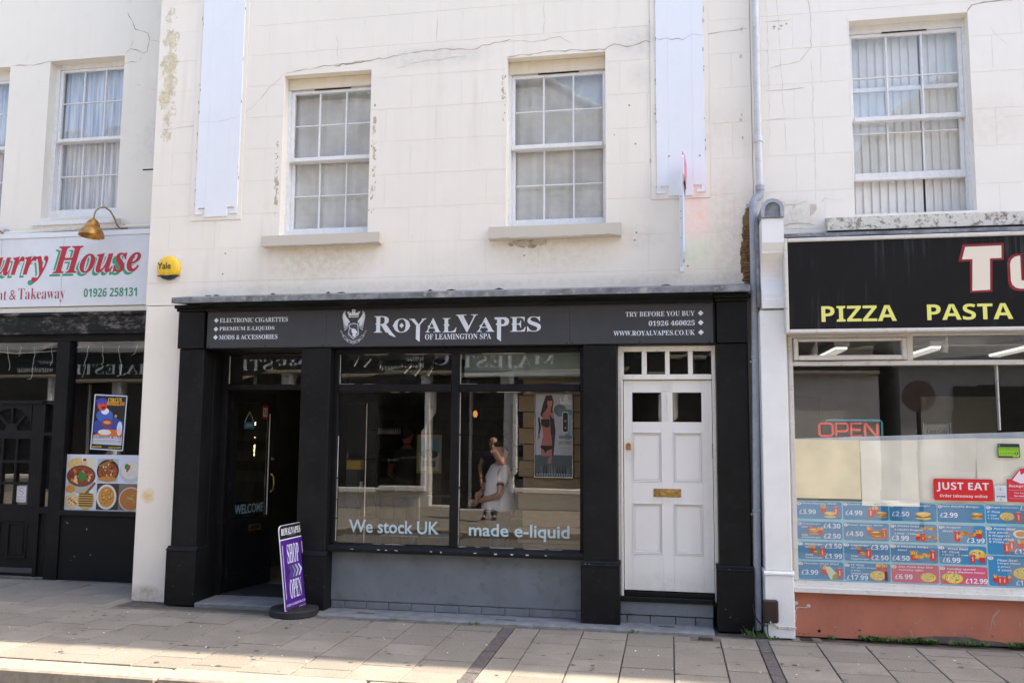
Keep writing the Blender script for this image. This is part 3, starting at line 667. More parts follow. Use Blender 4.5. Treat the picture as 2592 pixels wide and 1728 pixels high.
# open shop door, hinged on the left jamb
hx, hy, ex, ey = -4.655, .345, -4.50, 1.075
L = math.hypot(ex-hx, ey-hy); U = Vector(((ex-hx)/L, (ey-hy)/L, 0)); Nn = Vector((U.y, -U.x, 0))
def dpt(u, n, z): p = Vector((hx, hy, 0))+U*u+Nn*n; return (p.x, p.y, z)
def dbox(m, u0, u1, n0, n1, z0, z1):
    vs = [dpt(u, n, z) for u in (u0, u1) for n in (n0, n1) for z in (z0, z1)]
    return m.add(vs, [(0, 1, 3, 2), (4, 6, 7, 5), (0, 4, 5, 1), (2, 3, 7, 6), (0, 2, 6, 4), (1, 5, 7, 3)])
sdoor = thing('open_shop_door', 'black half-glazed shop door standing open inwards with brass pull handle', 'door', dpt(L/2, 0, .05))
m = MB()
for a, b, c, d in ((0, .10, .05, 2.165), (L-.10, L, .05, 2.165), (.1002, L-.1002, 2.05, 2.165), (.1002, L-.1002, .62, .78), (.1002, L-.1002, .05, .22)): dbox(m, a, b, -.022, .022, c, d)
m.build('door_leaf', B, sdoor); m = MB(); dbox(m, .1002, L-.1002, -.008, .008, .22, .62); m.build('door_panel', B, sdoor)
MB().quad(dpt(.1, 0, .78), dpt(L-.1, 0, .78), dpt(L-.1, 0, 2.05), dpt(.1, 0, 2.05)).build('pane', M['glass'], sdoor)
m = MB(); dbox(m, L-.103, L-.0995, .010, .0225, .8, 1.93); m.build('bright_edge', M['cable_white'], sdoor)
for n_, u_ in ((.055, L-.05), (-.055, L-.05)):
    s_ = 1 if n_ > 0 else -1
    MB().tube([dpt(u_, s_*.022, 1.05), dpt(u_, n_, 1.08), dpt(u_, n_*1.15, 1.15), dpt(u_, n_, 1.22), dpt(u_, s_*.022, 1.25)], [.014, .008, .0095, .008, .014], 8).build('pull_handle', M['brass'], sdoor, smooth=50)
MB().lathe([(.02, 0), (.02, .008), (.008, .012), (.012, .03), (0, .034)], dpt(L-.05, .022, 1.42), tuple(Nn), 12).build('lock', M['brass'], sdoor, smooth=50)
m = MB(); dbox(m, .34, .54, .023, .028, .645, .715); LP = m.build('letter_plate', M['brass'], sdoor); m = MB(); dbox(m, .36, .52, .0282, .0292, .66, .70); m.build('flap', M['dark_gap'], LP)
for z_ in (.2, 1.1, 1.95): m = MB(); dbox(m, -.008, .012, .0225, .030, z_, z_+.10); m.build('hinge', M['steel'], sdoor)
pr = PR(); pr.text('WELCOME', 0, 0, .47, .10, s2l(135, 165, 172), 'sans', .012); pr.build('lettering', sdoor, dpt(.13, .003, .84), U, (0, 0, 1))
hs = thing('hanging_open_sign', 'small blue hanging open sign behind the shop door glass', 'sign', dpt(.30, .012, 1.76))
pr = PR(); pr.rect(-.085, 0, .085, .075, s2l(55, 110, 135)); pr.text('OPEN', -.05, .02, .05, .055, s2l(150, 190, 200), 'sansb'); pr.build('board', hs, dpt(.30, .012, 1.76), U)
MB().tube([dpt(.225, .012, 1.835), dpt(.30, .012, 1.95), dpt(.375, .012, 1.835)], .002, 5).build('string', M['cable_white'], hs)
st = thing('age_limit_sticker', 'red and white 18 sticker high on the shop door glass', 'sticker', dpt(.54, .004, 1.9))
pr = PR(); pr.rrect(0, 0, .10, .155, .02, s2l(165, 25, 30)); pr.rrect(.014, .03, .086, .125, .008, s2l(190, 190, 190)); pr.text('18', .02, .045, .08, .11, s2l(15, 15, 15), 'sansb'); pr.build('print', st, dpt(.525, .004, 1.87), U)

# white front door with fanlight
fd = thing('front_door', 'white panelled front door numbered 23 ABC with brass letter plate, under a four-pane fanlight', 'door', (-.02, 0, .2))
f = MB(); f.box(-.484, -.4385, -.012, .06, .25, 2.572, .004).box(.391, .424, -.012, .06, .22, 2.572, .004).box(-.438, .3905, -.008, .06, 2.522, 2.572, .004).box(-.438, .3905, -.016, .06, 2.252, 2.302, .005)
f.box(-.46, -.4387, -.02, -.0122, .25, 2.25, .003)
for a, b in ((-.438, -.429), (-.258, -.211), (-.040, .003), (.173, .217), (.388, .3905)): f.box(a, b, .0, .055, 2.3025, 2.5215, .003)
f.build('frame', M['door_cream'], fd)
for a, b in ((-.4285, -.2585), (-.2105, -.0405), (.0035, .1725), (.2175, .3875)):
    e = random.uniform(-.004, .004); MB().quad((a, .03, 2.303), (b, .03+e, 2.303), (b, .03, 2.521), (a, .03+e, 2.521)).build('fanlight_pane', M['glass'], fd)
lf = MB()
st_ = [(-.432, -.352), (-.077, .026), (.292, .386)]
for a, b in st_: lf.box(a, b, .018, .058, .302, 2.246, .002)
for a, b in ((-.3518, -.0772), (.0262, .2918)):
    for c, d in ((.302, .635), (1.098, 1.298), (1.757, 1.855), (2.132, 2.246)): lf.box(a, b, .0185, .058, c, d, .002)
LF = lf.build('door_leaf', M['door_white'], fd)
for a, b in ((-.3518, -.0772), (.0262, .2918)):
    for c, d in ((.635, 1.098), (1.298, 1.757)):
        bx('panel', M['door_white'], LF, a+.022, b-.022, .032, .05, c+.024, d-.024, .004)
        m = MB()
        for k, (w_, y_) in enumerate(((.0, .012), (.013, .021))):
            t_ = .010; a2, b2, c2, d2 = a+w_-.003, b-w_+.003, c+w_-.003, d-w_+.003
            m.box(a2, a2+t_, y_, .05, c2, d2, .003).box(b2-t_, b2, y_, .05, c2, d2, .003).box(a2+t_, b2-t_, y_+.0004, .05, c2, c2+t_, .003).box(a2+t_, b2-t_, y_+.0004, .05, d2-t_, d2, .003)
        m.box(a+.001, b-.001, .036, .052, c+.001, d-.001); m.build('panel_moulding', M['door_white'], LF)
    MB().quad((a, .038, 1.855), (b, .041, 1.855), (b, .038, 2.132), (a, .038, 2.132)).build('pane', M['glass'], LF)
def relief(txt, x0, z0, x1, z1, y, mat, parent, d=.011, style='sansb', name='number'):
    vs, fs, a, b, c, e = glyphs(txt, style, 0); n = len(vs); m = MB()
    V = [(x0+(x-a)/(b-a)*(x1-x0), y-d, z0+(yy-c)/(e-c)*(z1-z0)) for x, yy in vs]; V2 = [(v[0], y, v[2]) for v in V]
    cnt = {}
    for f_ in fs:
        for i in range(len(f_)):
            k = (f_[i], f_[(i+1) % len(f_)]); cnt[k] = cnt.get(k, 0)+1
    F = [tuple(f_) for f_ in fs]
    for (i, j) in cnt:
        if (j, i) not in cnt: F.append((j, i, n+i, n+j))
    return m.add(V+V2, F).build(name, mat, parent)
relief('23', -.082, 2.148, .031, 2.222, .0175, M['door_white'], LF, name='house_number')
for ch, z_ in (('A', 2.05), ('B', 1.965), ('C', 1.878)): relief(ch, -.052, z_, -.004, z_+.068, .0172, M['door_white'], LF, name='flat_letter')
lp = bx('letter_plate', M['brass'], fd, -.158, .094, .010, .018, 1.160, 1.235, .003); bx('flap', M['brass'], lp, -.13, .066, .004, .0098, 1.174, 1.221, .004)
m = MB(); m.box(-.411, -.367, .006, .018, 1.592, 1.635, .003).lathe([(.022, 0), (.022, .012), (.0, .013)], (-.389, .018, 1.635), (0, -1, 0), 16).lathe([(.010, 0), (.010, .006), (0, .008)], (-.389, .006, 1.630), (0, -1, 0), 10); m.build('door_lock', M['brass_old'], fd, smooth=40)
bx('hinge', simple('rusty_iron', (.09, .035, .018), .9, var=.4, scale=60), fd, .3855, .3905, .004, .017, 1.52, 1.66, 0)
bx('weather_board', M['black'], sf, -.4805, .372, -.045, .10, .208, .252, .006); bx('weather_board', M['black'], sf, -.4378, .3872, .0, .10, .2525, .292, .003)
bx('door_riser', M['grey_riser'], sf, -.482, .370, -.02, .1, .088, .2075, .004)
bs = [-.482, -.41, -.20, .03, .21, .37]
for a, b in zip(bs, bs[1:]): bx('brick', M['grey_riser'], sf, a+.003, b-.003, -.012, .1, .008, .080, .004)
bx('hall', M['room_mid'], sf, -.44, .39, 1.2, 1.25, .2, 2.6, 0)

# ------------------------------------------------------------------ main sign
sg = thing('shop_sign', 'long dark grey shop signboard with white lettering and winged crest above the black shopfront', 'sign', (-2.15, -.11, 2.58))
for a, b in ((-4.702, -3.397), (-3.3955, -.932), (-.9305, .404)): bx('board', M['sign_grey'], sg, a, b, -.118, -.1008, 2.586, 2.984, .0015)
for x_ in (-4.68, -4.055, -3.427, -3.362, -2.173, -.96, -.907, -.269, .369):
    for z_ in (2.971, 2.60): MB().lathe([(.008, 0), (.006, .003), (0, .0035)], (x_, -.118, z_), (0, -1, 0), 8).build('screw', B, sg)
WH = s2l(214, 221, 231)
def lx(a): return -2.891+(a-415)*.000932
def lz(a, b): return 2.89-(b-125)*.00093-(a-415)*.0000155
pr = PR()
for ch, a0, a1, b0, b1 in (('R', 415, 605, 125, 305), ('O', 632, 812, 150, 305), ('A', 985, 1152, 146, 300), ('L', 1170, 1322, 146, 300), ('V', 1315, 1550, 108, 298), ('A', 1540, 1730, 138, 293), ('E', 1898, 2060, 134, 290), ('S', 2075, 2218, 129, 290)):
    pr.text(ch, lx(a0), lz(a0, b1), lx(a1), lz(a1, b0), WH, 'serif')
P_ = lambda pts: pr.poly([(lx(a), lz(a, b)) for a, b in pts], WH)
P_([(510, 215), (545, 210), (615, 300), (662, 352), (640, 350), (585, 325)]); P_([(430, 212), (448, 195), (448, 235)])
P_([(722, 200), (747, 228), (722, 256), (697, 228)]); P_([(622, 230), (642, 205), (642, 255)]); P_([(820, 230), (802, 205), (802, 255)])
P_([(808, 155), (868, 155), (868, 162), (912, 215), (950, 162), (940, 155), (992, 150), (992, 160), (972, 165), (925, 222), (925, 402), (882, 372), (882, 225), (825, 165), (808, 163)])
P_([(1730, 140), (1850, 138), (1878, 155), (1886, 188), (1872, 218), (1835, 232), (1800, 232), (1800, 392), (1758, 362), (1758, 165), (1732, 160)])
pr.poly([(lx(a), lz(a, b)) for a, b in [(1800, 160), (1830, 162), (1842, 185), (1828, 210), (1800, 212)]], (.050, .052, .059))
P_([(1182, 222), (1200, 205), (1200, 240)]); P_([(1248, 222), (1230, 205), (1230, 240)]); P_([(1008, 238), (1030, 222), (1026, 258)]); P_([(1742, 212), (1760, 196), (1760, 228)]); P_([(1910, 212), (1926, 196), (1926, 228)]); P_([(1568, 230), (1590, 214), (1586, 250)])
pr.letters('letter', sg, (0, -.1185, 0))
pr = PR(); pr.text('OF LEAMINGTON SPA', lx(982), lz(982, 378), lx(1695), lz(982, 378)+.055, WH, 'serif'); pr.build('lettering', sg, (0, -.1185, 0))
pr = PR()
for t_, z_, x1 in (('ELECTRONIC CIGARETTES', 2.848, -3.812), ('PREMIUM E-LIQUIDS', 2.757, -3.955), ('MODS & ACCESSORIES', 2.672, -3.918)):
    pr.text(t_, -4.563, z_, x1, z_+.047, WH, 'serif'); pr.poly([(-4.628, z_+.024), (-4.602, z_-.002), (-4.576, z_+.024), (-4.602, z_+.05)], WH)
pr.build('lettering', sg, (0, -.1185, 0)); pr = PR()
for t_, z_, x0 in (('TRY BEFORE YOU BUY', 2.840, -.402), ('01926 460025', 2.751, -.186), ('WWW.ROYALVAPES.CO.UK', 2.660, -.516)):
    pr.text(t_, x0, z_, .237, z_+.047, WH, 'serif'); pr.poly([(.266, z_+.024), (.292, z_-.002), (.318, z_+.024), (.292, z_+.05)], WH)
pr.build('lettering', sg, (0, -.1185, 0))
# winged crest
def ez(a, b): return (-3.2425+(a-25)*.000276*1.0, 2.969-(b-150)*.000282)      # photo-pixel sketch of the crest
pr = PR(); E_ = lambda pts, c=WH: pr.poly([ez(a, b) for a, b in pts], c)
SG = (.050, .052, .059)
for k in range(34):
    t = -PI*.95+k/33*PI*.9; r0, r1 = (300, 390+40*(k % 2)); cx, cy = 520, 920
    a = (cx+math.cos(t)*r0*.75, cy-math.sin(t)*r0*.9); b = (cx+math.cos(t)*r1*.95, cy-math.sin(t)*r1)
    E_([(a[0]-4, a[1]), (a[0]+4, a[1]), b], (.30, .31, .33))
for sx in (0, 1):
    X = (lambda a: a) if sx == 0 else (lambda a: 1040-a)
    Q = lambda pts, c=WH: E_([(X(a), b) for a, b in (pts if sx == 0 else pts[::-1])], c)
    Q([(195, 200), (150, 290), (145, 400), (205, 520), (280, 590), (330, 790), (350, 830), (300, 760), (305, 690), (375, 640), (350, 580), (240, 450), (180, 330)])
    for i in range(7):
        t = i/6; Q([(100-30*(1-abs(t-.3))+t*60, 290+t*600), (80-10*t+t*120, 400+t*530), (280+t*10, 700+t*150), (300, 640+t*190)] if i > 0 else [(130, 260), (95, 390), (250, 650), (290, 610), (150, 420)])
        Q([(108+t*65, 400+t*500), (118+t*70, 410+t*500), (290, 720+t*110), (285, 705+t*110)], SG)
    Q([(330, 1100), (345, 1080), (345, 960), (335, 960)])
    Q([(95, 1130), (140, 1085), (200, 1110), (300, 1230), (275, 1300), (180, 1240)], (.35, .36, .38)); Q([(130, 1150), (190, 1130), (290, 1240), (200, 1230)], SG)
    Q([(5, 950), (60, 930), (140, 1080), (110, 1110)], (.33, .34, .36)); Q([(25, 965), (55, 955), (120, 1075), (110, 1085)], SG)
E_([(365, 710), (520, 670), (690, 710), (725, 1060), (520, 1250), (330, 1060)]); E_([(385, 730), (520, 695), (670, 730), (700, 1040), (520, 1220), (350, 1040)], SG)
E_([(470, 880), (520, 860), (600, 900), (680, 1010), (655, 1050), (610, 1040), (600, 1160), (495, 1160), (490, 1050), (440, 970), (460, 910), (370, 850), (385, 835)])
E_([(330, 470), (320, 370), (260, 275), (300, 260), (375, 290), (450, 300), (445, 210), (510, 150), (580, 210), (570, 300), (650, 290), (730, 255), (770, 270), (705, 370), (695, 470)])
for a, b in ((345, 310), (425, 320), (600, 320), (680, 310), (510, 235)): E_([(a-20, b), (a, b-22), (a+20, b), (a, b+22)], SG)
E_([(350, 400), (680, 400), (680, 445), (350, 445)], (.2, .2, .22))
E_([(300, 1245), (520, 1320), (745, 1245), (780, 1335), (520, 1420), (275, 1335)], (.42, .43, .46)); E_([(330, 1290), (520, 1340), (715, 1290), (730, 1340), (520, 1395), (310, 1340)], SG)
x0, z0 = ez(425, 1370); x1, z1 = ez(630, 1330); pr.text('EST. 2013', x0, z0, x1, z1, WH, 'sans', .01)
pr.build('crest', sg, (0, -.1185, 0))
# window lettering
for t_, x0, x1, z0, z1, lb in (('We stock UK', -3.155, -2.229, .748, .873, 'pale vinyl words We stock UK on the shop window left of the mullion'), ('made e-liquid', -1.929, -.949, .712, .868, 'pale vinyl words made e-liquid on the shop window right of the mullion')):
    pr = PR(); pr.text(t_, x0, z0, x1, z1, s2l(172, 196, 205), 'sans', .016); o = thing('window_lettering', lb, 'lettering', ((x0+x1)/2, .0265, z0)); pr.letters('letter', o, (0, .0265, 0))

# alarm box
al = thing('alarm_box', 'round yellow burglar alarm box with navy base on cream wall', 'alarm', (-5.235, -.03, 3.33))
def dome(zc0, zc1, r, mat, nm):
    m = MB(); n = 32; rings = [(1, 0), (1, .028), (.93, .045), (.7, .056), (.35, .062), (0, .063)]; V = []; F = []
    for k, (q, h) in enumerate(rings):
        for i in range(n):
            t = 2*PI*i/n; xx, zz = q*r*math.cos(t), q*r*math.sin(t); zz = max(zc0, min(zc1, zz)); V.append((-5.235+xx, -.002-h, 3.457+zz))
    for k in range(len(rings)-1):
        for i in range(n): a, b = k*n+i, k*n+(i+1) % n; F.append((a, b, b+n, a+n))
    m.add(V, F); return m.build(nm, mat, al, smooth=60)
dome(-.085, 1, .130, M['yellow'], 'cover'); dome(-1, -.0865, .1295, M['navy'], 'base')
pr = PR(); pr.text('Yale', -.105, -.02, .05, .052, s2l(20, 20, 20), 'sans', .015); pr.build('lettering', al, (-5.235, -.0665, 3.457))
bx('back_plate', M['white_paint'], al, -5.18, -5.10, -.0018, .0, 3.56, 3.60, 0)
# projecting sign seen edge on
ps = thing('projecting_sign', 'faded white projecting sign board seen edge-on, bolted to the cream wall', 'sign', (.13, -.02, 3.27))
bx('mounting_bar', M['white_paint'], ps, .108, .148, -.0405, -.0235, 3.27, 4.02, .002)
m = MB(); prof = [(0, 3.36), (.16, 3.36), (.22, 3.42), (.22, 4.05), (.34, 4.12), (.34, 4.28), (.20, 4.36), (.04, 4.352), (0, 4.30)]
m.extr([(-.0405-a, z) for a, z in prof], .140, .155); m.build('board', M['white_paint'], ps)
m = MB(); m.extr([(.139, 4.365), (.143, 4.16), (.152, 4.03), (.166, 4.0), (.178, 4.10), (.178, 4.22), (.163, 4.32)], -.30, -.07, 'y'); m.build('pink_panel', simple('faded_pink', (.66, .26, .34), .5), ps)
m = MB(); m.extr([(.148, 4.17), (.150, 4.06), (.166, 3.99), (.172, 4.0), (.160, 4.10)], -.305, -.3005, 'y'); m.build('dark_edge', M['dark_gap'], ps)
for z_ in (3.33, 3.60, 3.79, 3.86, 4.0): MB().lathe([(.006, 0), (0, .004)], (.125, -.0405, z_), (0, -1, 0), 8).build('screw', M['crack'], ps)

# downpipe
dp = thing('downpipe', 'painted rainwater downpipe with swan-neck bends between the cream and white-pillared buildings', 'drainpipe', (.75, -.1, 0))
MB().tube([(.845, -.055, 9.2), (.850, -.055, 4.56), (.852, -.055, 4.50)], .033, 14).build('upper_pipe', M['pipe_pale'], dp, smooth=50)
MB().tube([(.852, -.055, 4.51), (.856, -.055, 4.05)], .032, 14).build('upper_pipe', M['pipe_pale'], dp, smooth=50)
MB().lathe([(.034, 0), (.042, .004), (.042, .05), (.034, .055)], (.851, -.055, 4.49), (0, 0, 1), 14).build('collar', M['pipe_pale'], dp, smooth=40)
MB().lathe([(.034, 0), (.041, .004), (.041, .05), (.034, .055)], (.856, -.056, 4.02), (0, 0, 1), 14).build('collar', M['pipe'], dp, smooth=40)
MB().tube([(.856, -.056, 4.05), (.855, -.06, 3.99), (.838, -.072, 3.955), (.806, -.088, 3.935), (.789, -.098, 3.90), (.785, -.10, 3.84), (.783, -.10, 3.70), (.781, -.10, 3.0), (.775, -.10, 2.2), (.757, -.10, .9), (.748, -.10, .02)], .034, 14).build('lower_pipe', M['pipe'], dp, smooth=50)
for z_, x_ in ((2.44, .7765), (1.055, .759)):
    MB().lathe([(.035, 0), (.039, .003), (.039, .022), (.035, .025)], (x_, -.10, z_), (0, 0, 1), 14).build('collar', M['pipe'], dp, smooth=40)
for z_, x_ in ((3.86, .785), (2.40, .776), (1.02, .758)): bx('bracket', M['pipe'], dp, x_-.05, x_+.03, -.092, -.0, z_, z_+.02, .002)

# ================================================================== RIGHT BUILDING (takeaway)
rb = thing('takeaway_building', 'white stucco building above the pizza takeaway with a large sash window', 'building', (5, 4, 0))
W3 = (1.708, 2.752, 3.775, 5.645)
wall('wall', M['stucco_right'], rb, 0.805, 13, 3.45, 9.25, .0022, .3, [W3])
MB().box(.81, 13, 5.5, 8.5, 0, 9.2).box(.81, 13, 1.2, 5.4, 3.2, 9.2).build('upper_storeys', M['stucco_right'], rb)
MB().box(.87, 13, -.06, 8.5, 9.205, 9.26).build('roof', M['lead'], rb)  # unseen slab added to keep sun out of the gap behind the wall
blocks(rb, M['stucco_right'], .885, 4.4, ZL[1:], .50, 1.194, 0, .0020, [W3, (.8, 4.5, 3.2, 3.66)])
sash_window(rb, *W3, .115, 1.754, 2.698, (2.066, 2.380), 5.53, 4.22, 4.715, (5.131, 4.60), None, (2.027, 2.428), raised=(4.142, 5.05, 4.60))
MB().extr([(.11, 3.765), (-.10, 3.728), (-.10, 3.61), (.11, 3.61)], 1.443, 5.2).build('sill', M['sill_worn'], rb)
for pts, wd, mt in [([(1.34, 6.3), (1.32, 6.0), (1.36, 5.80), (1.365, 5.42), (1.25, 5.28), (1.0, 5.24), (.93, 5.20)], .006, 'crack_faint'), ([(2.745, 5.645), (2.79, 5.71), (2.95, 5.73), (3.3, 5.76)], .011, 'crack'), ([(3.02, 5.735), (3.3, 5.755)], .024, 'crack'),
        ([(.93, 5.70), (1.18, 5.70)], .007, 'crack'), ([(.93, 5.01), (1.3, 5.02)], .007, 'crack_faint'), ([(.93, 4.72), (1.15, 4.74)], .007, 'crack_faint'), ([(1.36, 5.3), (1.37, 4.4), (1.365, 3.9)], .003, 'crack_faint'),
        ([(.96, 6.2), (.965, 5.0), (.96, 4.5)], .003, 'crack_faint'), ([(1.05, 6.2), (1.07, 5.5), (1.11, 4.4)], .003, 'crack_faint'), ([(1.04, 3.95), (1.12, 3.86), (1.15, 3.72)], .005, 'crack_faint'), ([(1.06, 3.88), (1.2, 3.89), (1.28, 3.92)], .005, 'crack'), ([(1.06, 3.69), (1.2, 3.71), (1.4, 3.68)], .009, 'crack'),
        ([(1.40, 3.89), (1.45, 3.94), (1.6, 3.91)], .004, 'crack_faint'), ([(2.93, 5.5), (3.0, 5.38), (3.08, 5.30)], .003, 'crack_faint'), ([(3.0, 4.63), (3.2, 4.64)], .003, 'crack_faint')]:
    crack(rb, pts, -.0012, wd, mt, jag=.007)
MB().add([(1.31, -.0016, 3.885), (1.365, -.0016, 3.888), (1.37, -.0016, 3.845), (1.345, -.0016, 3.80), (1.315, -.0016, 3.78), (1.305, -.0016, 3.765), (1.308, -.0016, 3.81)], [(0, 6, 5, 4, 3, 2, 1)]).build('bare_patch', M['crack_faint'], rb)
flake(rb, 1.165, 3.875, .018, .014, 'crack_faint', -.001, 7)
for i in range(5): flake(rb, 1.07+random.uniform(-.05, .08), 5.64+random.uniform(-.03, .03), random.uniform(.008, .02), random.uniform(.006, .018), 'crack' if i < 3 else 'crack_faint', -.001, 20+i)
bx('wall', M['stucco_right'], rb, .80, 13, .005, .3, 3.12, 3.449, 0)
# flashings
for y_, z_, hgt, sd_ in ((-.06, 3.565, .035, 1), (-.20, 3.535, .03, 2)):
    rnd = random.Random(sd_); n = 24; V = []; F = []
    for i in range(n+1):
        x_ = 1.03+(5.2-1.03)*i/n; w_ = rnd.uniform(-.005, .005)
        V += [(x_, y_+w_, z_+w_), (x_, y_+w_, z_+hgt+w_*.6), (x_, y_+.10, z_+hgt+.025)]
    for i in range(n):
        for k in range(2): F.append((3*i+k, 3*i+3+k, 3*i+4+k, 3*i+1+k))
    m = MB(); m.add(V, F); m.build('lead_flashing', M['lead'], rb)
bx('fascia_top_board', M['dark_gap'], rb, 1.03, 5.2, -.19, .0, 3.30, 3.53, 0)

# white console pillar
wp = thing('console_pillar', 'white painted shopfront pillar with curved console bracket and lead cap', 'pillar', (.92, -.2, 0))
MB().box(.806, 1.032, -.28, .0, .567, 2.86, .006).build('shaft', M['white_gloss'], wp)
m = MB().box(.798, 1.042, -.30, .0, 0, .535, .006); m.extr([(0, .566), (-.284, .566), (-.29, .556), (-.31, .550), (-.31, .536), (0, .536)], .792, 1.048); m.build('plinth', M['white_gloss'], wp)
prof = [(0, 2.872), (-.305, 2.872), (-.305, 2.95), (-.29, 2.962)]
for i in range(13): t = i/12; prof.append((-.255-.075*math.cos(PI*(1-t))*-1*(1 if t < .5 else 1)-(.0), 2.97+.40*t))
prof = [(0, 2.872), (-.305, 2.872), (-.305, 2.95)]+[(-.27-.03*math.cos(t/10*PI*1.6)-.10*(t/10)**3, 2.965+.395*t/10) for t in range(11)]+[(-.38, 3.372), (-.42, 3.445), (-.42, 3.665), (0, 3.665)]
m = MB().extr(prof, .826, 1.014); m.build('console_bracket', M['white_gloss'], wp)
cap = [(.826, 3.668)]+[(.92+.094*math.cos(PI-PI*i/10), 3.75+.085*math.sin(PI*i/10)) for i in range(11)]+[(1.014, 3.668)]
m = MB().extr(cap[::-1], -.43, .0, 'y'); m.build('lead_cap', M['lead'], wp)
inn = [(.848, 3.672)]+[(.92+.066*math.cos(PI-PI*i/6), 3.745+.062*math.sin(PI*i/6)) for i in range(7)]+[(.986, 3.672)]
m = MB()
out = [(.826, 3.668)]+[(.92+.100*math.cos(PI-PI*i/6), 3.75+.09*math.sin(PI*i/6)) for i in range(7)]+[(1.018, 3.668)]
for i in range(len(inn)-1): m.extr([inn[i], inn[i+1], out[i+1], out[i]], -.447, -.4305, 'y')
m.build('cap_rib', M['pipe'], wp)
m = MB(); m.box(.795, .822, -.20, -.0, 2.90, 3.72, .004); m.build('side_flashing', M['lead'], wp)

# takeaway sign box
ts = thing('takeaway_sign', 'black pizza and pasta signboard in white frame on the takeaway', 'sign', (3, -.3, 2.64))
bx('panel', (lambda: (lambda g: (g.set(col=g.mix(g.math('MULTIPLY', g.ramp(g.noise(1, 6, .7, vec=g.pos((26, 1, 1.1))), .52, .74), g.ramp(g.noise(1.6, 3), .42, .6)), (.008, .008, .009), (.055, .058, .062)), rough=.4, spec=.18), g.m)[1])(G('black_sign_panel')))(), ts, 1.045, 5.1, -.385, -.20, 2.665, 3.45, 0)
m = MB(); m.box(1.014, 1.0445, -.405, -.19, 2.635, 3.482, .006).box(1.0447, 5.14, -.405, -.19, 3.448, 3.482, .006).box(1.0447, 5.14, -.405, -.19, 2.635, 2.667, .006).build('frame', M['upvc'], ts)
YL = s2l(222, 220, 118); pr = PR()
pr.text('PIZZA', 1.318, 2.732, 1.938, 2.870, YL, 'sansb'); pr.text('PASTA', 2.184, 2.732, 2.862, 2.870, YL, 'sansb')
pr.letters('letter', ts, (0, -.3862, 0))
pr = PR(); RD = s2l(125, 12, 24); CR = s2l(222, 212, 196)
T_ = lambda pts, c: pr.poly(pts, c)
T_([(2.452, 3.235), (2.545, 3.235), (2.535, 2.962), (2.710, 2.968), (2.722, 3.238), (2.812, 3.240), (2.818, 3.388), (2.492, 3.384)], RD)
T_([(2.482, 3.254), (2.565, 3.254), (2.552, 2.980), (2.692, 2.986), (2.703, 3.256), (2.794, 3.258), (2.798, 3.366), (2.512, 3.362)], CR)
pr.rrect(2.835, 2.97, 3.12, 3.29, .08, RD); pr.rrect(2.858, 2.99, 3.098, 3.272, .07, CR); pr.rect(2.94, 3.06, 3.02, 3.29, RD); pr.rect(2.955, 3.07, 3.005, 3.30, (.011, .011, .012))
pr.letters('letter', ts, (0, -.3862, 0))

# takeaway shopfront
tf = thing('takeaway_shopfront', 'white framed takeaway shop window above a terracotta painted stall riser', 'shopfront', (3, -.2, 0))
UP_ = M['upvc']
bx('stall_riser', M['orange'], tf, 1.05, 5.2, -.185, .0, .0, .384, .004)
rnd = random.Random(2)
for i in range(40): flake(tf, rnd.uniform(1.08, 3.0), abs(rnd.gauss(0, .09))+.01, rnd.uniform(.003, .014), rnd.uniform(.002, .008), rnd.choice(['mortar', 'crack', 'mortar']), -.1866, 200+i, 'splash_mark')
m = MB(); P = [(1.9, 0)]
for i in range(9): P.append((2.02+i*.09, .02+.05*math.sin(PI*(i+.5)/9)*rnd.uniform(.5, 1.2)))
P.append((2.9, 0)); m.add([(x, -.1868, z) for x, z in P], [tuple(range(len(P)))[::-1]]); m.build('broken_render', M['mortar'], tf)
for pts in ([(2.71, .30), (2.66, .24), (2.63, .13)], [(2.65, .22), (2.67, .16)], [(2.09, .20), (2.06, .15)], [(2.0, .10), (2.03, .02)], [(2.86, .2), (2.87, .16)]): crack(tf, pts, -.1865, .014, 'crack', 1, .004, 'scratch')
MB().lathe([(.014, 0), (0, .003)], (1.255, -.1855, .055), (0, -1, 0), 8).build('drain_hole', M['dark_gap'], tf)
MB().extr([(0, .478), (-.20, .478), (-.205, .452), (-.215, .450), (-.22, .428), (-.245, .424), (-.25, .388), (0, .386)], 1.052, 5.2).build('sill', UP_, tf)
fr = MB(); F0, F1 = -.20, -.11
fr.box(1.055, 1.094, F0, F1, .48, 2.634, .004); fr.box(1.0945, 5.2, F0, F1, 2.362, 2.404, .004); fr.box(2.056, 2.108, F0, F1, 2.4045, 2.634, .004); fr.box(1.0945, 2.0555, F0, F1, 2.606, 2.634, .003); fr.box(2.1085, 5.2, F0, F1, 2.622, 2.634, .003)
fr.box(2.790, 2.800, F0+.035, F1, 1.80, 2.3615, .002); fr.box(3.9, 3.95, F0, F1, .48, 2.3615)
TW = fr.build('window_frame', UP_, tf)
m = MB(); m.box(1.100, 1.140, -.225, -.15, 2.41, 2.604, .006).box(2.014, 2.052, -.225, -.15, 2.41, 2.604, .006).box(1.1405, 2.0135, -.225, -.15, 2.41, 2.452, .006).box(1.1405, 2.0135, -.225, -.15, 2.578, 2.604, .006); m.build('top_vent_sash', UP_, TW)
MB().tube([(1.10, -.212, 2.408), (1.3, -.214, 2.398), (1.5, -.213, 2.402), (1.75, -.212, 2.412), (1.95, -.21, 2.408)], .003, 5).build('draught_strip', M['dark_gap'], TW)
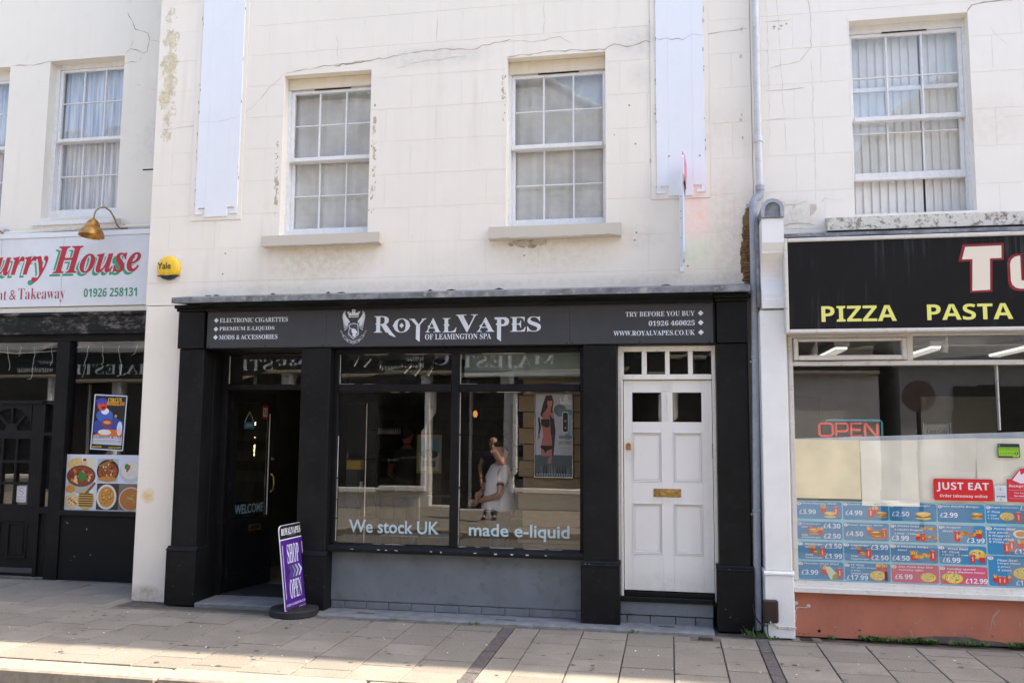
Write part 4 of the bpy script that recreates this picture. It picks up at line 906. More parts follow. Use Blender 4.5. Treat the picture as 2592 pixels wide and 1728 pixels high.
for (a, b, c, d, y_) in ((1.1405, 2.0135, 2.452, 2.578, -.19), (2.1085, 5.2, 2.4045, 2.622, -.16), (1.0945, 2.79, .48, 2.3615, -.16), (2.792, 5.2, .48, 2.3615, -.16)):
    MB().quad((a, y_, c), (b, y_+.006, c), (b, y_+.003, d), (a, y_, d)).build('pane', M['glass'], TW)
bx('wall', M['stucco_right'], tf, 1.034, 1.0545, -.18, 0, .385, 2.64, 0)

def sheet(name, label, cat, x0, x1, z0, z1, y, mat, sag=(0, 0), seed=0, group=None, amp=.004):
    rnd = random.Random(seed); nx, nz = 14, 12; V = []; F = []
    A_ = [(rnd.uniform(2, 9), rnd.uniform(-9, 9), rnd.uniform(0, 6)) for _ in range(5)]
    for j in range(nz+1):
        for i in range(nx+1):
            u, v = i/nx, j/nz; h = sum(math.sin(a*u*2+b*v+c) for a, b, c in A_)*amp/2+rnd.uniform(-.0008, .0008)
            V.append((x0+(x1-x0)*u, y+h, z0+(z1-z0)*v+(sag[0]*(1-u)+sag[1]*u)*(v)-(.0)))
    for j in range(nz):
        for i in range(nx): a = j*(nx+1)+i; F.append((a, a+1, a+nx+2, a+nx+1))
    m = MB(); m.add(V, F); return tag(m.build(name, mat, None, smooth=70), label, cat, group)
sheet('paper_sheet', 'yellowed paper sheet taped inside the takeaway window, leftmost of the sheets', 'paper', 1.100, 1.648, 1.188, 1.705, -.142, M['paper_y'], seed=1, group='paper sheets lining the takeaway window')
sheet('paper_sheet', 'creased white paper sheet next to the yellowed one, its corner over the menu', 'paper', 1.652, 2.125, 1.150, 1.700, -.149, M['paper_w'], (0, .01), 2, 'paper sheets lining the takeaway window')
sheet('paper_sheet', 'pale paper sheet behind the red takeaway ordering sign', 'paper', 2.118, 2.605, 1.168, 1.712, -.137, M['paper_w'], (0, .02), 3, 'paper sheets lining the takeaway window')
sheet('paper_sheet', 'pale paper sheet behind the green hygiene rating sticker', 'paper', 2.60, 3.25, 1.168, 1.728, -.141, M['paper_w'], (0, .01), 4, 'paper sheets lining the takeaway window')
sheet('plastic_film', 'clear plastic film edge above the paper sheets in the takeaway window', 'film', 1.100, 3.25, 1.60, 1.712, -.128, simple('milky_film', (.50, .55, .60), .3), (0, .085), 6, amp=.003)

# menu board
BL, PK, CY = s2l(48, 132, 180), s2l(205, 85, 115), s2l(140, 200, 215); WT = s2l(225, 232, 240); RDD = s2l(200, 45, 45)
def burger(p, x, z, w_, k=1, bun=(220, 190, 120)):
    h = w_*.32; p.ell(x, z-h*.55, w_/2, h*.38, s2l(*bun), 12); p.ell(x, z-h*.22, w_*.50, h*.2, s2l(110, 60, 30), 10, 0, .1); p.ell(x, z-h*.05, w_*.52, h*.17, s2l(90, 140, 45), 12, 0, .2)
    p.poly([(x-w_*.4, z), (x+w_*.4, z), (x, z-h*.35)], s2l(235, 185, 50))
    if k > 1: p.ell(x, z+h*.12, w_*.5, h*.16, s2l(110, 65, 35), 10); p.ell(x, z+h*.28, w_*.5, h*.12, s2l(120, 160, 60), 10)
    p.ell(x, z+h*(.35 if k == 1 else .6), w_/2, h*.45, s2l(*bun), 14); p.ell(x-w_*.1, z+h*(.45 if k == 1 else .7), w_*.25, h*.15, s2l(240, 215, 160), 8)
def fries(p, x, z, w_):
    rnd = random.Random(int(x*999))
    for i in range(9):
        a = rnd.uniform(-.35, .35); c = x+rnd.uniform(-.4, .4)*w_; l = w_*rnd.uniform(.7, 1.05); q = w_*.07
        p.poly([(c-q, z), (c+q, z), (c+q+l*math.sin(a), z+l*.8), (c-q+l*math.sin(a), z+l*.8)], s2l(*random.choice([(235, 175, 40), (245, 195, 60), (220, 150, 35)])))
    p.poly([(x-w_*.36, z-w_*.7), (x+w_*.36, z-w_*.7), (x+w_*.48, z+w_*.15), (x-w_*.48, z+w_*.15)], s2l(200, 40, 35))
def can(p, x, z, w_):
    p.rrect(x-w_/2, z-w_*.95, x+w_/2, z+w_*.95, w_*.12, s2l(205, 60, 50)); p.ell(x, z+w_*.93, w_*.42, w_*.1, s2l(170, 175, 180), 10); p.ell(x, z, w_*.13, w_*.6, s2l(230, 190, 180), 8)
def pizza(p, x, z, w_):
    h = w_*.62; rnd = random.Random(int(x*777)); p.ell(x, z-h*.04, w_/2, h/2, s2l(190, 120, 45), 18); p.ell(x, z, w_*.46, h*.45, s2l(225, 200, 110), 18)
    for i in range(26):
        t, q = rnd.uniform(0, 6.28), math.sqrt(rnd.random())*.40; p.ell(x+math.cos(t)*q*w_, z+math.sin(t)*q*h, w_*rnd.uniform(.025, .06), h*rnd.uniform(.02, .05), s2l(*rnd.choice([(150, 185, 80), (110, 150, 50), (190, 60, 40), (60, 50, 40), (240, 225, 160)])), 6, rnd.uniform(0, 3))
def nug(p, x, z, w_, n=5):
    rnd = random.Random(int(x*555))
    for i in range(n): p.ell(x+(i/(n-1)-.5)*w_, z+rnd.uniform(-.12, .12)*w_, w_*.17, w_*.11, s2l(*rnd.choice([(215, 150, 40), (190, 120, 30), (230, 170, 60)])), 8, rnd.uniform(-1, 1), .15)
def wrap(p, x, z, w_):
    p.poly([(x-w_*.5, z+w_*.5), (x-w_*.1, z+w_*.55), (x+w_*.5, z-w_*.1), (x+w_*.3, z-w_*.5), (x-w_*.1, z-w_*.45)], s2l(215, 210, 180)); p.ell(x+w_*.28, z-w_*.28, w_*.2, w_*.28, s2l(140, 150, 60), 8, -.6)
mb = thing('menu_board', 'blue and pink illustrated meal price board along the bottom of the takeaway window', 'menu', (2.2, -.15, .48))
bx('backing', simple('menu_backing', CY, .35, var=.03), mb, 1.0955, 3.62, -.1545, -.150, .481, 1.168, 0)
CX = [(1.100, 1.479), (1.489, 1.864), (1.873, 2.255), (2.264, 2.640), (2.650, 3.03), (3.04, 3.42)]
CZ = [(1.010, 1.161), (.832, .985), (.658, .812), (.489, .640)]
def card(ci, z0, z1, num, lines, prices, draw, col=BL):
    x0, x1 = CX[ci]; pr = PR(.00035); pr.rrect(0, 0, x1-x0, z1-z0, .018, col); H = z1-z0; W_ = x1-x0
    pr.ell(.020, H-.020, .016 if num < 10 else .022, .014, WT, 12); pr.text(str(num), .012 if num < 10 else .008, H-.029, .027 if num < 10 else .032, H-.011, RDD, 'sansb')
    for t_, lx_, lz_, wd_, hh in lines: pr.text(t_, lx_, lz_, lx_+wd_, lz_+hh, WT, 'sansbi')
    for t_, lx_, lz_ in prices: pr.text(t_, lx_, lz_, lx_+.135*(len(t_)-1)/4+.006, lz_+.042, WT, 'sansb')
    draw(pr); pr.build('menu_card', mb, (x0, -.1555, z0))
L1 = lambda t, wd: (t, .036, .124, wd, .018)
card(0, *CZ[0], 1, [L1('Cheeseburger Meal', .30)], [('£3.99', .02, .04)], lambda p: (fries(p, .225, .085, .055), can(p, .33, .07, .042), burger(p, .28, .040, .1)))
card(1, *CZ[0], 2, [L1('Double Burger Meal', .315)], [('£4.99', .02, .04)], lambda p: (can(p, .23, .06, .045), fries(p, .27, .085, .05), burger(p, .32, .048, .085, 2, (205, 145, 80))))
card(2, *CZ[0], 3, [L1('Solo Cheeseburger', .30)], [('£2.50', .02, .04)], lambda p: burger(p, .275, .05, .125))
card(3, *CZ[0], 4, [L1('Solo Double Burger', .30)], [('£2.99', .02, .04)], lambda p: burger(p, .315, .055, .09, 2, (210, 155, 75)))
card(4, *CZ[0], 5, [L1('Single Collection', .22), ('8" Pizza', .012, .088, .10, .016), ('1 Can', .012, .060, .07, .014), ('1 Fries', .012, .034, .09, .014)], [('£4.99', .27, .115)], lambda p: (pizza(p, .165, .06, .12), can(p, .255, .055, .045)))
card(0, *CZ[1], 6, [('Chickenburger', .036, .124, .16, .017), ('Meal', .036, .101, .05, .014), ('Solo', .036, .032, .05, .014), ('Chickenburger', .036, .008, .16, .016)], [('£4.30', .222, .100), ('£2.50', .222, .012)], lambda p: (can(p, .11, .08, .036), burger(p, .145, .072, .1, 1, (215, 135, 60)), fries(p, .195, .075, .045)))
card(1, *CZ[1], 7, [L1('Tower Burger Meal', .29)], [('£4.50', .02, .038)], lambda p: (fries(p, .22, .085, .05), can(p, .335, .065, .045), burger(p, .28, .05, .12, 2, (190, 110, 45))))
card(2, *CZ[1], 8, [('3 Chicken Strips', .036, .124, .20, .018), ('3 Chicken Nuggets', .036, .094, .23, .018), ('1 Fries - 1 Can', .036, .064, .17, .016)], [('£3.99', .01, .012)], lambda p: (nug(p, .31, .125, .10), fries(p, .225, .045, .042), can(p, .265, .045, .036), nug(p, .32, .04, .10)))
card(3, *CZ[1], 9, [('6 Nugget', .036, .124, .145, .019), ('Meal', .036, .094, .08, .017)], [('£3.99', .225, .008)], lambda p: (can(p, .15, .06, .045), nug(p, .23, .075, .12, 6), fries(p, .325, .08, .052)))
card(4, .750, .985, 10, [('Pasta Deal', .055, .205, .17, .019), ('Any pasta', .012, .172, .155, .019), ('8 Nuggets', .012, .146, .165, .018), ('2 Cans drink', .012, .12, .20, .018), ('2 Fries', .012, .096, .12, .018)], [('£12.99', .21, .010)], lambda p: (p.ell(.26, .175, .055, .035, s2l(225, 220, 205)), p.ell(.265, .175, .04, .024, s2l(200, 130, 60)), can(p, .15, .055, .045), can(p, .19, .075, .045), fries(p, .26, .09, .055)))
card(0, *CZ[2], 11, [('Steakburger', .062, .124, .15, .017), ('Meal', .062, .101, .055, .014), ('Solo', .062, .033, .065, .017), ('Steakburger', .062, .008, .15, .016)], [('£3.50', .228, .100), ('£1.99', .228, .012)], lambda p: (fries(p, .12, .09, .045), burger(p, .155, .062, .065, 1, (140, 125, 60)), can(p, .205, .065, .042)))
card(1, *CZ[2], 12, [('Veggieburger', .055, .124, .15, .017), ('Meal', .055, .101, .055, .014), ('Solo', .055, .033, .055, .017), ('Veggieburger', .055, .008, .15, .016)], [('£3.99', .222, .100), ('£2.50', .222, .012)], lambda p: (fries(p, .125, .09, .045), burger(p, .155, .062, .07, 1, (170, 120, 70)), can(p, .2, .068, .042)))
card(2, *CZ[2], 13, [('6 Chicken Strips', .055, .124, .25, .019), ('Meal', .055, .097, .075, .017)], [('£4.50', .01, .015)], lambda p: (fries(p, .185, .06, .055), nug(p, .25, .06, .12, 7), can(p, .34, .065, .045)))
card(3, *CZ[2], 14, [('Pizza Deal', .07, .118, .16, .019), ('10" Pizza', .02, .092, .14, .018), ('1 fries - 1 can', .02, .066, .21, .018)], [('£6.99', .025, .012)], lambda p: (pizza(p, .30, .09, .135), can(p, .265, .05, .038), fries(p, .34, .055, .05)))
card(4, .489, .738, 15, [('Pizza Deal', .07, .205, .16, .019), ('Large Pizza', .07, .178, .18, .019), ('2 fries', .07, .150, .10, .017), ('2 cans', .07, .124, .11, .017)], [('£10.99', .21, .012)], lambda p: (pizza(p, .27, .11, .17), fries(p, .05, .06, .042), can(p, .085, .045, .036), can(p, .12, .045, .036), fries(p, .16, .06, .042)))
card(0, *CZ[3], 16, [('Tuscano Wrap Meal', .05, .124, .29, .019)], [('£3.99', .025, .038)], lambda p: (fries(p, .215, .08, .052), wrap(p, .275, .055, .11), can(p, .345, .06, .045)))
card(1, *CZ[3], 17, [('15" Pizza', .05, .126, .11, .017), ('10" garlic bread', .05, .102, .21, .017), ('2 fries', .05, .078, .085, .015), ('bottle coke', .05, .054, .15, .016)], [('£17.99', .015, .006)], lambda p: (fries(p, .28, .115, .045), fries(p, .33, .115, .045), pizza(p, .27, .05, .14), p.rrect(.325, .008, .35, .085, .008, s2l(120, 30, 30))))
card(2, *CZ[3], 18, [('Any Pizza Any Size', .055, .122, .28, .019), ('Tuesday offer', .06, .096, .20, .018)], [('£6.99', .028, .028)], lambda p: pizza(p, .295, .05, .135), PK)
card(3, *CZ[3], 19, [('Tuesday special', .055, .118, .23, .018), ('Any 3 Medium Pizzas', .055, .092, .30, .018)], [('£12.99', .20, .012)], lambda p: (pizza(p, .06, .06, .1), pizza(p, .11, .05, .15)), PK)
# corner of the creased sheet lies over the menu
sheet('paper_flap', 'torn lower edge of white paper hanging over the second menu card', 'paper', 1.650, 2.122, 1.135, 1.185, -.1585, M['paper_w'], (0, 0), 12, amp=.0015)
je = thing('ordering_sign', 'red online ordering sign with rounded corners on the takeaway window', 'sign', (2.477, -.165, 1.195))
pr = PR(); pr.rrect(2.238, 1.195, 2.714, 1.380, .016, s2l(205, 22, 30)); pr.text('JUST EAT', 2.262, 1.270, 2.680, 1.350, s2l(225, 220, 228), 'sansb'); pr.text('Order takeaway online', 2.285, 1.215, 2.665, 1.248, s2l(235, 215, 215), 'sansb', .0); pr.build('board', je, (0, -.166, 0))
cs = thing('card_payment_sticker', 'small white card payment sticker between the two red signs', 'sticker', (2.77, -.165, 1.19))
pr = PR(); pr.rect(2.724, 1.192, 2.818, 1.330, s2l(205, 212, 220)); pr.ell(2.771, 1.298, .025, .014, s2l(170, 176, 182)); pr.ell(2.771, 1.298, .022, .011, s2l(205, 212, 220)); pr.poly([(2.762, 1.298), (2.774, 1.289), (2.774, 1.307)], s2l(120, 125, 130)); pr.rect(2.735, 1.262, 2.808, 1.264, s2l(130, 140, 150))
for i, c_ in enumerate([(60, 110, 180), (200, 150, 60), (90, 100, 120), (60, 90, 150)]): pr.rect(2.737+i*.018, 1.232, 2.751+i*.018, 1.244, s2l(*c_))
pr.rect(2.762, 1.205, 2.774, 1.216, s2l(120, 190, 150)); pr.build('print', cs, (0, -.166, 0))
hh = thing('delivery_sign', 'red delivery sign with a white pointed emblem at the right frame edge', 'sign', (2.92, -.165, 1.19))
pr = PR(); pr.rect(2.824, 1.194, 3.10, 1.385, s2l(205, 40, 60)); pr.poly([(2.86, 1.385), (2.93, 1.475), (3.10, 1.485), (3.10, 1.385)], s2l(205, 40, 60)); pr.poly([(2.868, 1.378), (2.93, 1.46), (2.935, 1.42), (2.99, 1.455), (3.05, 1.36), (2.93, 1.35)], s2l(225, 215, 220))
pr.text('hungryhouse', 2.836, 1.312, 3.09, 1.342, s2l(240, 225, 230), 'seriti'); pr.rect(2.836, 1.292, 3.09, 1.2935, s2l(230, 200, 205)); pr.text('Your local takeaways.', 2.875, 1.262, 3.07, 1.276, s2l(240, 225, 230), 'sansb'); pr.text('Our website.', 2.875, 1.238, 2.99, 1.252, s2l(240, 225, 230), 'sansb'); pr.rect(2.836, 1.222, 3.09, 1.2235, s2l(230, 200, 205)); pr.build('board', hh, (0, -.166, 0))
hy_ = thing('hygiene_rating_sticker', 'green and black food hygiene rating sticker showing 5', 'sticker', (2.85, -.165, 1.56))
pr = PR(); pr.rrect(2.764, 1.567, 2.938, 1.684, .006, s2l(28, 40, 42)); pr.rect(2.770, 1.580, 2.932, 1.655, s2l(140, 195, 35)); pr.rect(2.880, 1.572, 2.932, 1.582, s2l(140, 195, 35)); pr.text('FOOD HYGIENE RATING', 2.775, 1.640, 2.928, 1.650, s2l(35, 70, 25), 'sansb'); pr.rect(2.772, 1.629, 2.93, 1.631, s2l(35, 70, 25))
for i in range(5): pr.ell(2.785+i*.022, 1.604, .008, .008, s2l(115, 165, 40), 8)
pr.ell(2.908, 1.604, .014, .015, s2l(20, 35, 25)); pr.text('5', 2.902, 1.596, 2.914, 1.613, s2l(220, 240, 200), 'sansb'); pr.ell(2.778, 1.67, .006, .006, s2l(120, 160, 150), 8); pr.build('print', hy_, (0, -.166, 0))
# interior of the takeaway
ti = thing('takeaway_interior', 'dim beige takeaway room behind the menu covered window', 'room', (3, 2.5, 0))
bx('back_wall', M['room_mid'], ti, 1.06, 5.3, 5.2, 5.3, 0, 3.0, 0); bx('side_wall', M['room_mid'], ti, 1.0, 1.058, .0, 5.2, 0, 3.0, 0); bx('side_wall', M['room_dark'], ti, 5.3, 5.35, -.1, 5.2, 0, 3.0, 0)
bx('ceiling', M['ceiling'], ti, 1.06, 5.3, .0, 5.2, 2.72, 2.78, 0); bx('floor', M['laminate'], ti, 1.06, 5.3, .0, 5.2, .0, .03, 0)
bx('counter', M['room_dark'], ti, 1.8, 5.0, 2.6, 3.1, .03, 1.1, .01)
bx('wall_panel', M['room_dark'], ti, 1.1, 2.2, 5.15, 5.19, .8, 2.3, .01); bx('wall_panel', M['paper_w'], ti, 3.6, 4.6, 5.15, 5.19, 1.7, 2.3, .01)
for i, (a, y0_, y1_) in enumerate(((1.78, 1.2, 2.3), (2.72, 1.2, 2.3), (3.62, 1.2, 2.3))):
    t_ = thing('strip_light', ['fluorescent ceiling strip light above the OPEN sign, leftmost in the takeaway', 'middle fluorescent ceiling strip light in the takeaway', 'rightmost fluorescent ceiling strip light in the takeaway'][i], 'light', (a, 1.7, 2.62), 'ceiling strip lights in the takeaway')
    bx('housing', M['white_gloss'], t_, a-.08, a+.08, y0_, y1_, 2.66, 2.72, .01); bx('diffuser', M['tube_light'], t_, a-.06, a+.06, y0_+.02, y1_-.02, 2.64, 2.659, .005)
    for k in range(12): yy = y0_+.05+k*(y1_-y0_-.1)/11; bx('louvre', M['white_gloss'], t_, a-.062, a+.062, yy, yy+.008, 2.628, 2.6395, 0)
for i, (x_, z_, y_) in enumerate(((1.35, 2.50, .3), (2.52, 2.52, .35))):
    t_ = thing('spot_lamp', ['white spotlight behind the small top vent of the takeaway', 'white spotlight hanging behind the wide top pane of the takeaway'][i], 'light', (x_, y_, z_), 'spotlights in the takeaway')
    MB().lathe([(.012, .14), (.014, .10), (.030, .06), (.036, 0), (.030, 0)], (x_, y_, z_), (.2, -.1, 1), 12).build('lamp_head', M['white_gloss'], t_, smooth=50); MB().tube([(x_+.03, y_, z_+.12), (x_+.03, y_, 2.72)], .008, 6).build('stem', M['white_gloss'], t_)
on = thing('open_neon_sign', 'lit red OPEN neon sign with cyan border in takeaway window', 'neon sign', (1.59, -.05, 1.70))
def strokes(S_, x0, z0, w_, h_, mat, nm, r=.010, y=-.06):
    for st_ in S_: MB().tube([(x0+a*w_, y, z0+b*h_) for a, b in st_], r, 6).build(nm, mat, on)
W_, H_ = .115, .112
strokes([[(0, .2), (0, .85), (.15, 1), (.85, 1), (1, .85), (1, .15), (.85, 0), (.15, 0), (0, .15), (0, .25)]], 1.325, 1.738, W_, H_, M['neon_red'], 'letter')
strokes([[(0, 0), (0, 1), (.85, 1), (1, .85), (1, .5), (.85, .38), (.05, .38)]], 1.470, 1.738, .10, H_, M['neon_red'], 'letter')
strokes([[(1, 0), (.0, 0), (0, 1), (1, 1)], [(.03, .5), (.9, .5)]], 1.598, 1.738, .09, H_, M['neon_red'], 'letter')
strokes([[(0, 0), (0, 1), (.08, 1), (.92, 0), (1, 0), (1, 1)]], 1.715, 1.738, .105, H_, M['neon_red'], 'letter')
MB().tube([(1.385, -.05, 1.866), (1.395, -.05, 1.88), (1.845, -.05, 1.88), (1.862, -.05, 1.865), (1.862, -.05, 1.68), (1.845, -.05, 1.66), (1.39, -.05, 1.66)], .0085, 6).build('border_tube', M['neon_cyan'], on)
tw = thing('drinks_notice', 'pale drinks notice in a metal holder behind the window', 'notice', (2.32, .1, 1.7))
pr = PR(); pr.rect(2.26, 1.72, 2.46, 1.85, s2l(125, 120, 100)); pr.text('Coca-Cola', 2.275, 1.765, 2.445, 1.815, s2l(70, 62, 52), 'seriti'); pr.build('card', tw, (0, .1, 0)); bx('post', M['steel'], tw, 2.245, 2.252, .095, .105, 1.60, 1.86, 0); bx('post', M['steel'], tw, 2.470, 2.477, .095, .105, 1.60, 1.86, 0)

# vertical blind upstairs
vb = thing('vertical_blind', 'cream vertical slat blind in the right hand upstairs window with one gap', 'blind', (2.23, .3, 3.8))
bx('headrail', M['white_gloss'], vb, 1.72, 2.74, .245, .285, 5.58, 5.63, .004)
x = 1.735; i = 0
while x < 2.74:
    if i == 9: x += .022
    a = .17; hw = .042
    MB().quad((x-hw*math.cos(a), .265-hw*math.sin(a), 3.80), (x+hw*math.cos(a), .265+hw*math.sin(a), 3.80), (x+hw*math.cos(a), .265+hw*math.sin(a), 5.58), (x-hw*math.cos(a), .265-hw*math.sin(a), 5.58)).build('slat', M['blind'], vb); x += .0755; i += 1

# meter box with cables, white disc fittings
eb = thing('meter_box', 'brown plastic service box with black cables at the foot of the white pillar', 'service box', (.838, -.33, .13))
bx('cover', M['brown_plastic'], eb, .774, .902, -.345, -.302, .132, .328, .013)
MB().lathe([(.007, 0), (0, .004)], (.832, -.345, .142), (0, -1, 0), 8).build('screw', M['steel'], eb)
for P in ([(.70, -.19, .26), (.715, -.24, .16), (.75, -.31, .125), (.80, -.325, .11), (.812, -.32, .09)], [(.785, -.325, .134), (.775, -.33, .10), (.78, -.33, .05), (.80, -.325, .02), (.822, -.32, .0)], [(.812, -.325, .134), (.808, -.33, .08), (.812, -.328, .03), (.826, -.32, .0)], [(.70, -.195, .24), (.72, -.25, .15), (.76, -.32, .11), (.79, -.33, .10)]):
    Q = [Vector(p) for p in P]; R_ = []
    for a, b in zip(Q, Q[1:]): R_ += [a.lerp(b, t) for t in (0, .5)]
    MB().tube(R_+[Q[-1]], .0045, 6).build('cable', M['cable_black'], eb)
wf = thing('cable_fitting', 'two white round cable fittings with clipped white wire on the terracotta riser', 'fitting', (1.1, -.2, .2))
for x_, z_ in ((1.069, .283), (1.172, .263)): MB().lathe([(.017, 0), (.017, .006), (.007, .010), (.007, .014), (0, .014)], (x_, -.186, z_), (0, -1, 0), 14).build('disc', M['cable_white'], wf, smooth=40)
for P in ([(1.172, -.19, .252), (1.14, -.19, .248), (1.09, -.19, .25), (1.068, -.19, .235), (1.060, -.19, .20), (1.064, -.19, .16), (1.058, -.19, .12)], [(1.069, -.19, .275), (1.058, -.195, .262), (1.052, -.2, .24)],
          [(1.048, -.303, .097), (.93, -.304, .098), (.895, -.304, .10), (.875, -.304, .12)], [(1.048, -.303, .083), (.93, -.304, .084), (.895, -.304, .088), (.868, -.304, .11)]): MB().tube(P, .0032, 6).build('wire', M['cable_white'], wf)
for x_, z_, y_ in ((1.15, .249, -.19), (1.073, .244, -.19), (1.059, .216, -.19), (.90, .101, -.304), (.985, .098, -.304), (1.045, .097, -.304), (.90, .086, -.304), (.985, .083, -.304)): bx('clip', M['cable_white'], wf, x_-.006, x_+.006, y_-.008, y_+.002, z_-.006, z_+.006, .002)
# small iron covers
for (a, b, y0_, y1_, lb) in ((.20, .36, -.52, -.43, 'small square iron stopcock cover in the paving before the right black pilaster'), (1.06, 1.20, -.36, -.25, 'small iron cover set in the ground at the corner of the terracotta riser')):
    t_ = thing('stopcock_cover', lb, 'access cover', ((a+b)/2, y0_, 0)); bx('surround', M['mortar'], t_, a-.05, b+.05, y0_-.02, y1_+.02, -.01, .003, .001); bx('lid', M['rubber'], t_, a+.02, b-.02, y0_, y1_, .0032, .007, .002)

# ================================================================== LEFT BUILDING (curry house), set back .85 m
LY = .85
lb_ = thing('curry_house_building', 'pale stucco building set back on the left above the curry house shopfront', 'building', (-9, 4, 0))
W4 = (-7.555, -6.527, 4.30, 6.30); W5 = (-9.15, -8.122, 4.24, 6.27)
wall('wall', M['stucco_left'], lb_, -13, -5.44, 3.05, 9.3, LY, LY+.3, [W4, W5])
MB().box(-13, -5.46, LY+1.2, 8.5, 3.1, 9.25).build('upper_storeys', M['stucco_left'], lb_); MB().box(-13.1, -5.56, LY-.1, 8.55, 9.3, 9.42).build('parapet', M['stucco_left'], lb_)
sash_window(lb_, *W4, LY+.12, -7.47, -6.577, (-7.173, -6.874), 6.20, 4.445, 5.31, (5.795, 4.87), None)
sash_window(lb_, *W5, LY+.12, -9.065, -8.172, (-8.768, -8.469), 6.12, 4.39, 5.26, (5.72, 4.84), None)
for a, b, z_ in ((-7.602, -6.455, 4.235), (-9.2, -8.05, 4.19)): MB().extr([(LY+.11, z_+.05), (LY-.09, z_+.005), (LY-.09, z_-.045), (LY-.06, z_-.05), (LY-.05, z_-.10), (LY+.11, z_-.10)], a, b).build('sill', M['sash_white'], lb_)
for pts, wd, mt in [([(-8.12, 6.28), (-7.9, 6.27), (-7.75, 6.27), (-7.56, 6.30)], .010, 'crack'), ([(-7.62, 6.29), (-7.555, 6.305)], .02, 'crack'), ([(-6.525, 6.31), (-6.45, 6.38), (-6.38, 6.36), (-6.28, 6.31), (-6.22, 6.33), (-6.2, 6.50), (-6.23, 6.56), (-6.4, 6.62), (-6.52, 6.85)], .009, 'crack'),
        ([(-6.2, 6.47), (-6.08, 6.44), (-6.0, 6.40)], .008, 'crack'), ([(-6.52, 6.19), (-6.42, 6.21), (-6.35, 6.20)], .009, 'crack'), ([(-6.45, 6.40), (-6.43, 6.48)], .006, 'crack'), ([(-6.28, 6.31), (-6.33, 6.2)], .004, 'crack_faint'), ([(-6.35, 5.92), (-6.28, 5.90)], .006, 'crack_faint'), ([(-6.15, 5.85), (-6.06, 5.83)], .008, 'crack_faint'), ([(-6.32, 5.99), (-6.36, 5.96)], .006, 'crack_faint')]:
    crack(lb_, pts, LY-.0015, wd, mt, jag=.008)
bx('dark_notch', M['dark_gap'], lb_, -6.2, -5.9, LY-.004, LY+.01, 4.835, 4.85, 0)
MB().tube([(-10, LY-.04, 4.085), (-8.05, LY-.04, 4.118), (-6.0, LY-.04, 4.155), (-5.46, LY-.04, 4.16)], .018, 8).build('conduit', M['stucco_left'], lb_)
cs_ = thing('curry_house_sign', 'white signboard with red italic lettering over green shadow on the left shop', 'sign', (-8, .8, 3.19))
bx('board', simple('white_sign', (.68, .71, .75), .4, var=.03), cs_, -10.5, -5.47, LY-.075, LY-.005, 3.195, 4.035, .003); bx('top_trim', M['white_paint'], cs_, -10.5, -5.47, LY-.085, LY-.004, 4.036, 4.10, .004)
pr = PR(); RD2, GN = s2l(178, 38, 55), s2l(52, 150, 115)

for dx, dz, c_, of in ((-.045, -.035, GN, .012), (-.008, -.006, s2l(205, 212, 222), .034), (0, 0, RD2, .008)):
    pr.text('Curry', -8.33+dx, 3.493+dz, -7.345+dx, 3.922+dz, c_, 'seriti', of); pr.text('House', -7.275+dx, 3.588+dz, -6.11+dx, 3.922+dz, c_, 'seriti', of)
pr.text('Restaurant', -8.60, 3.285, -7.885, 3.412, s2l(165, 50, 70), 'serif', -.012); pr.text('&', -7.845, 3.285, -7.755, 3.405, s2l(165, 50, 70), 'serif', -.012); pr.text('Takeaway', -7.725, 3.25, -7.09, 3.422, s2l(165, 50, 70), 'serif', -.012); pr.text('01926 258131', -6.838, 3.30, -6.141, 3.402, s2l(45, 140, 100), 'sansb', -.005)
pr.build('lettering', cs_, (0, LY-.0758, 0))
for x_ in (-7.15, -8.0): bx('board_seam', M['pipe'], cs_, x_, x_+.004, LY-.0765, LY-.0751, 3.20, 4.03, 0)
lf_ = thing('curry_house_shopfront', 'black painted curry house shopfront with arched glazed door and sidelight', 'shopfront', (-7.3, .85, 0))
bx('lower_board', M['stucco_left'], lf_, -10.5, -5.47, LY-.05, LY+.02, 3.125, 3.19, .004)
MB().extr([(LY+.05, 3.124), (LY-.09, 3.124), (LY-.09, 3.09), (LY-.06, 3.075), (LY-.06, 2.90), (LY-.085, 2.885), (LY-.085, 2.865), (LY+.05, 2.865)], -10.5, -5.47).build('fascia_beam', M['black_scuffed'], lf_)
fr = MB(); a0, a1 = LY-.02, LY+.07
fr.box(-10.5, -5.47, a0, a1, 2.782, 2.8645, .003); fr.box(-7.180, -7.008, a0-.02, a1, .0, 2.7815, .004); fr.box(-7.345, -7.302, a0, a1, .02, 2.07, .003); fr.box(-9.0, -7.1805, a0, a1, 2.032, 2.075, .003); fr.box(-7.3015, -7.1805, a0, a1, .75, .828, .003); fr.box(-7.3015, -7.1805, a0, a1, 1.66, 1.70, .003)
fr.box(-7.0075, -5.47, a0-.03, a1, .740, .798, .005)
fr.box(-7.3015, -7.1805, a0+.03, a1, .0, .749, .003); FR4 = fr.build('frame', B, lf_)
bx('stall_riser', M['black_chipped'], lf_, -7.005, -5.47, LY-.02, LY+.1, .0, .739, .003)
for (a, b, c, d) in ((-7.0075, -5.5, .798, 2.7815), (-9.0, -7.1805, 2.075, 2.7815), (-7.3015, -7.1805, .828, 1.66), (-7.3015, -7.1805, 1.70, 2.032)):
    MB().quad((a, LY+.03, c), (b, LY+.036, c), (b, LY+.032, d), (a, LY+.03, d)).build('pane', M['glass'], FR4)
cd = thing('curry_house_door', 'black door with glazed fan top and small panes at the left edge', 'door', (-7.77, .87, 0))
dm = MB(); y0_, y1_ = LY+.0, LY+.05
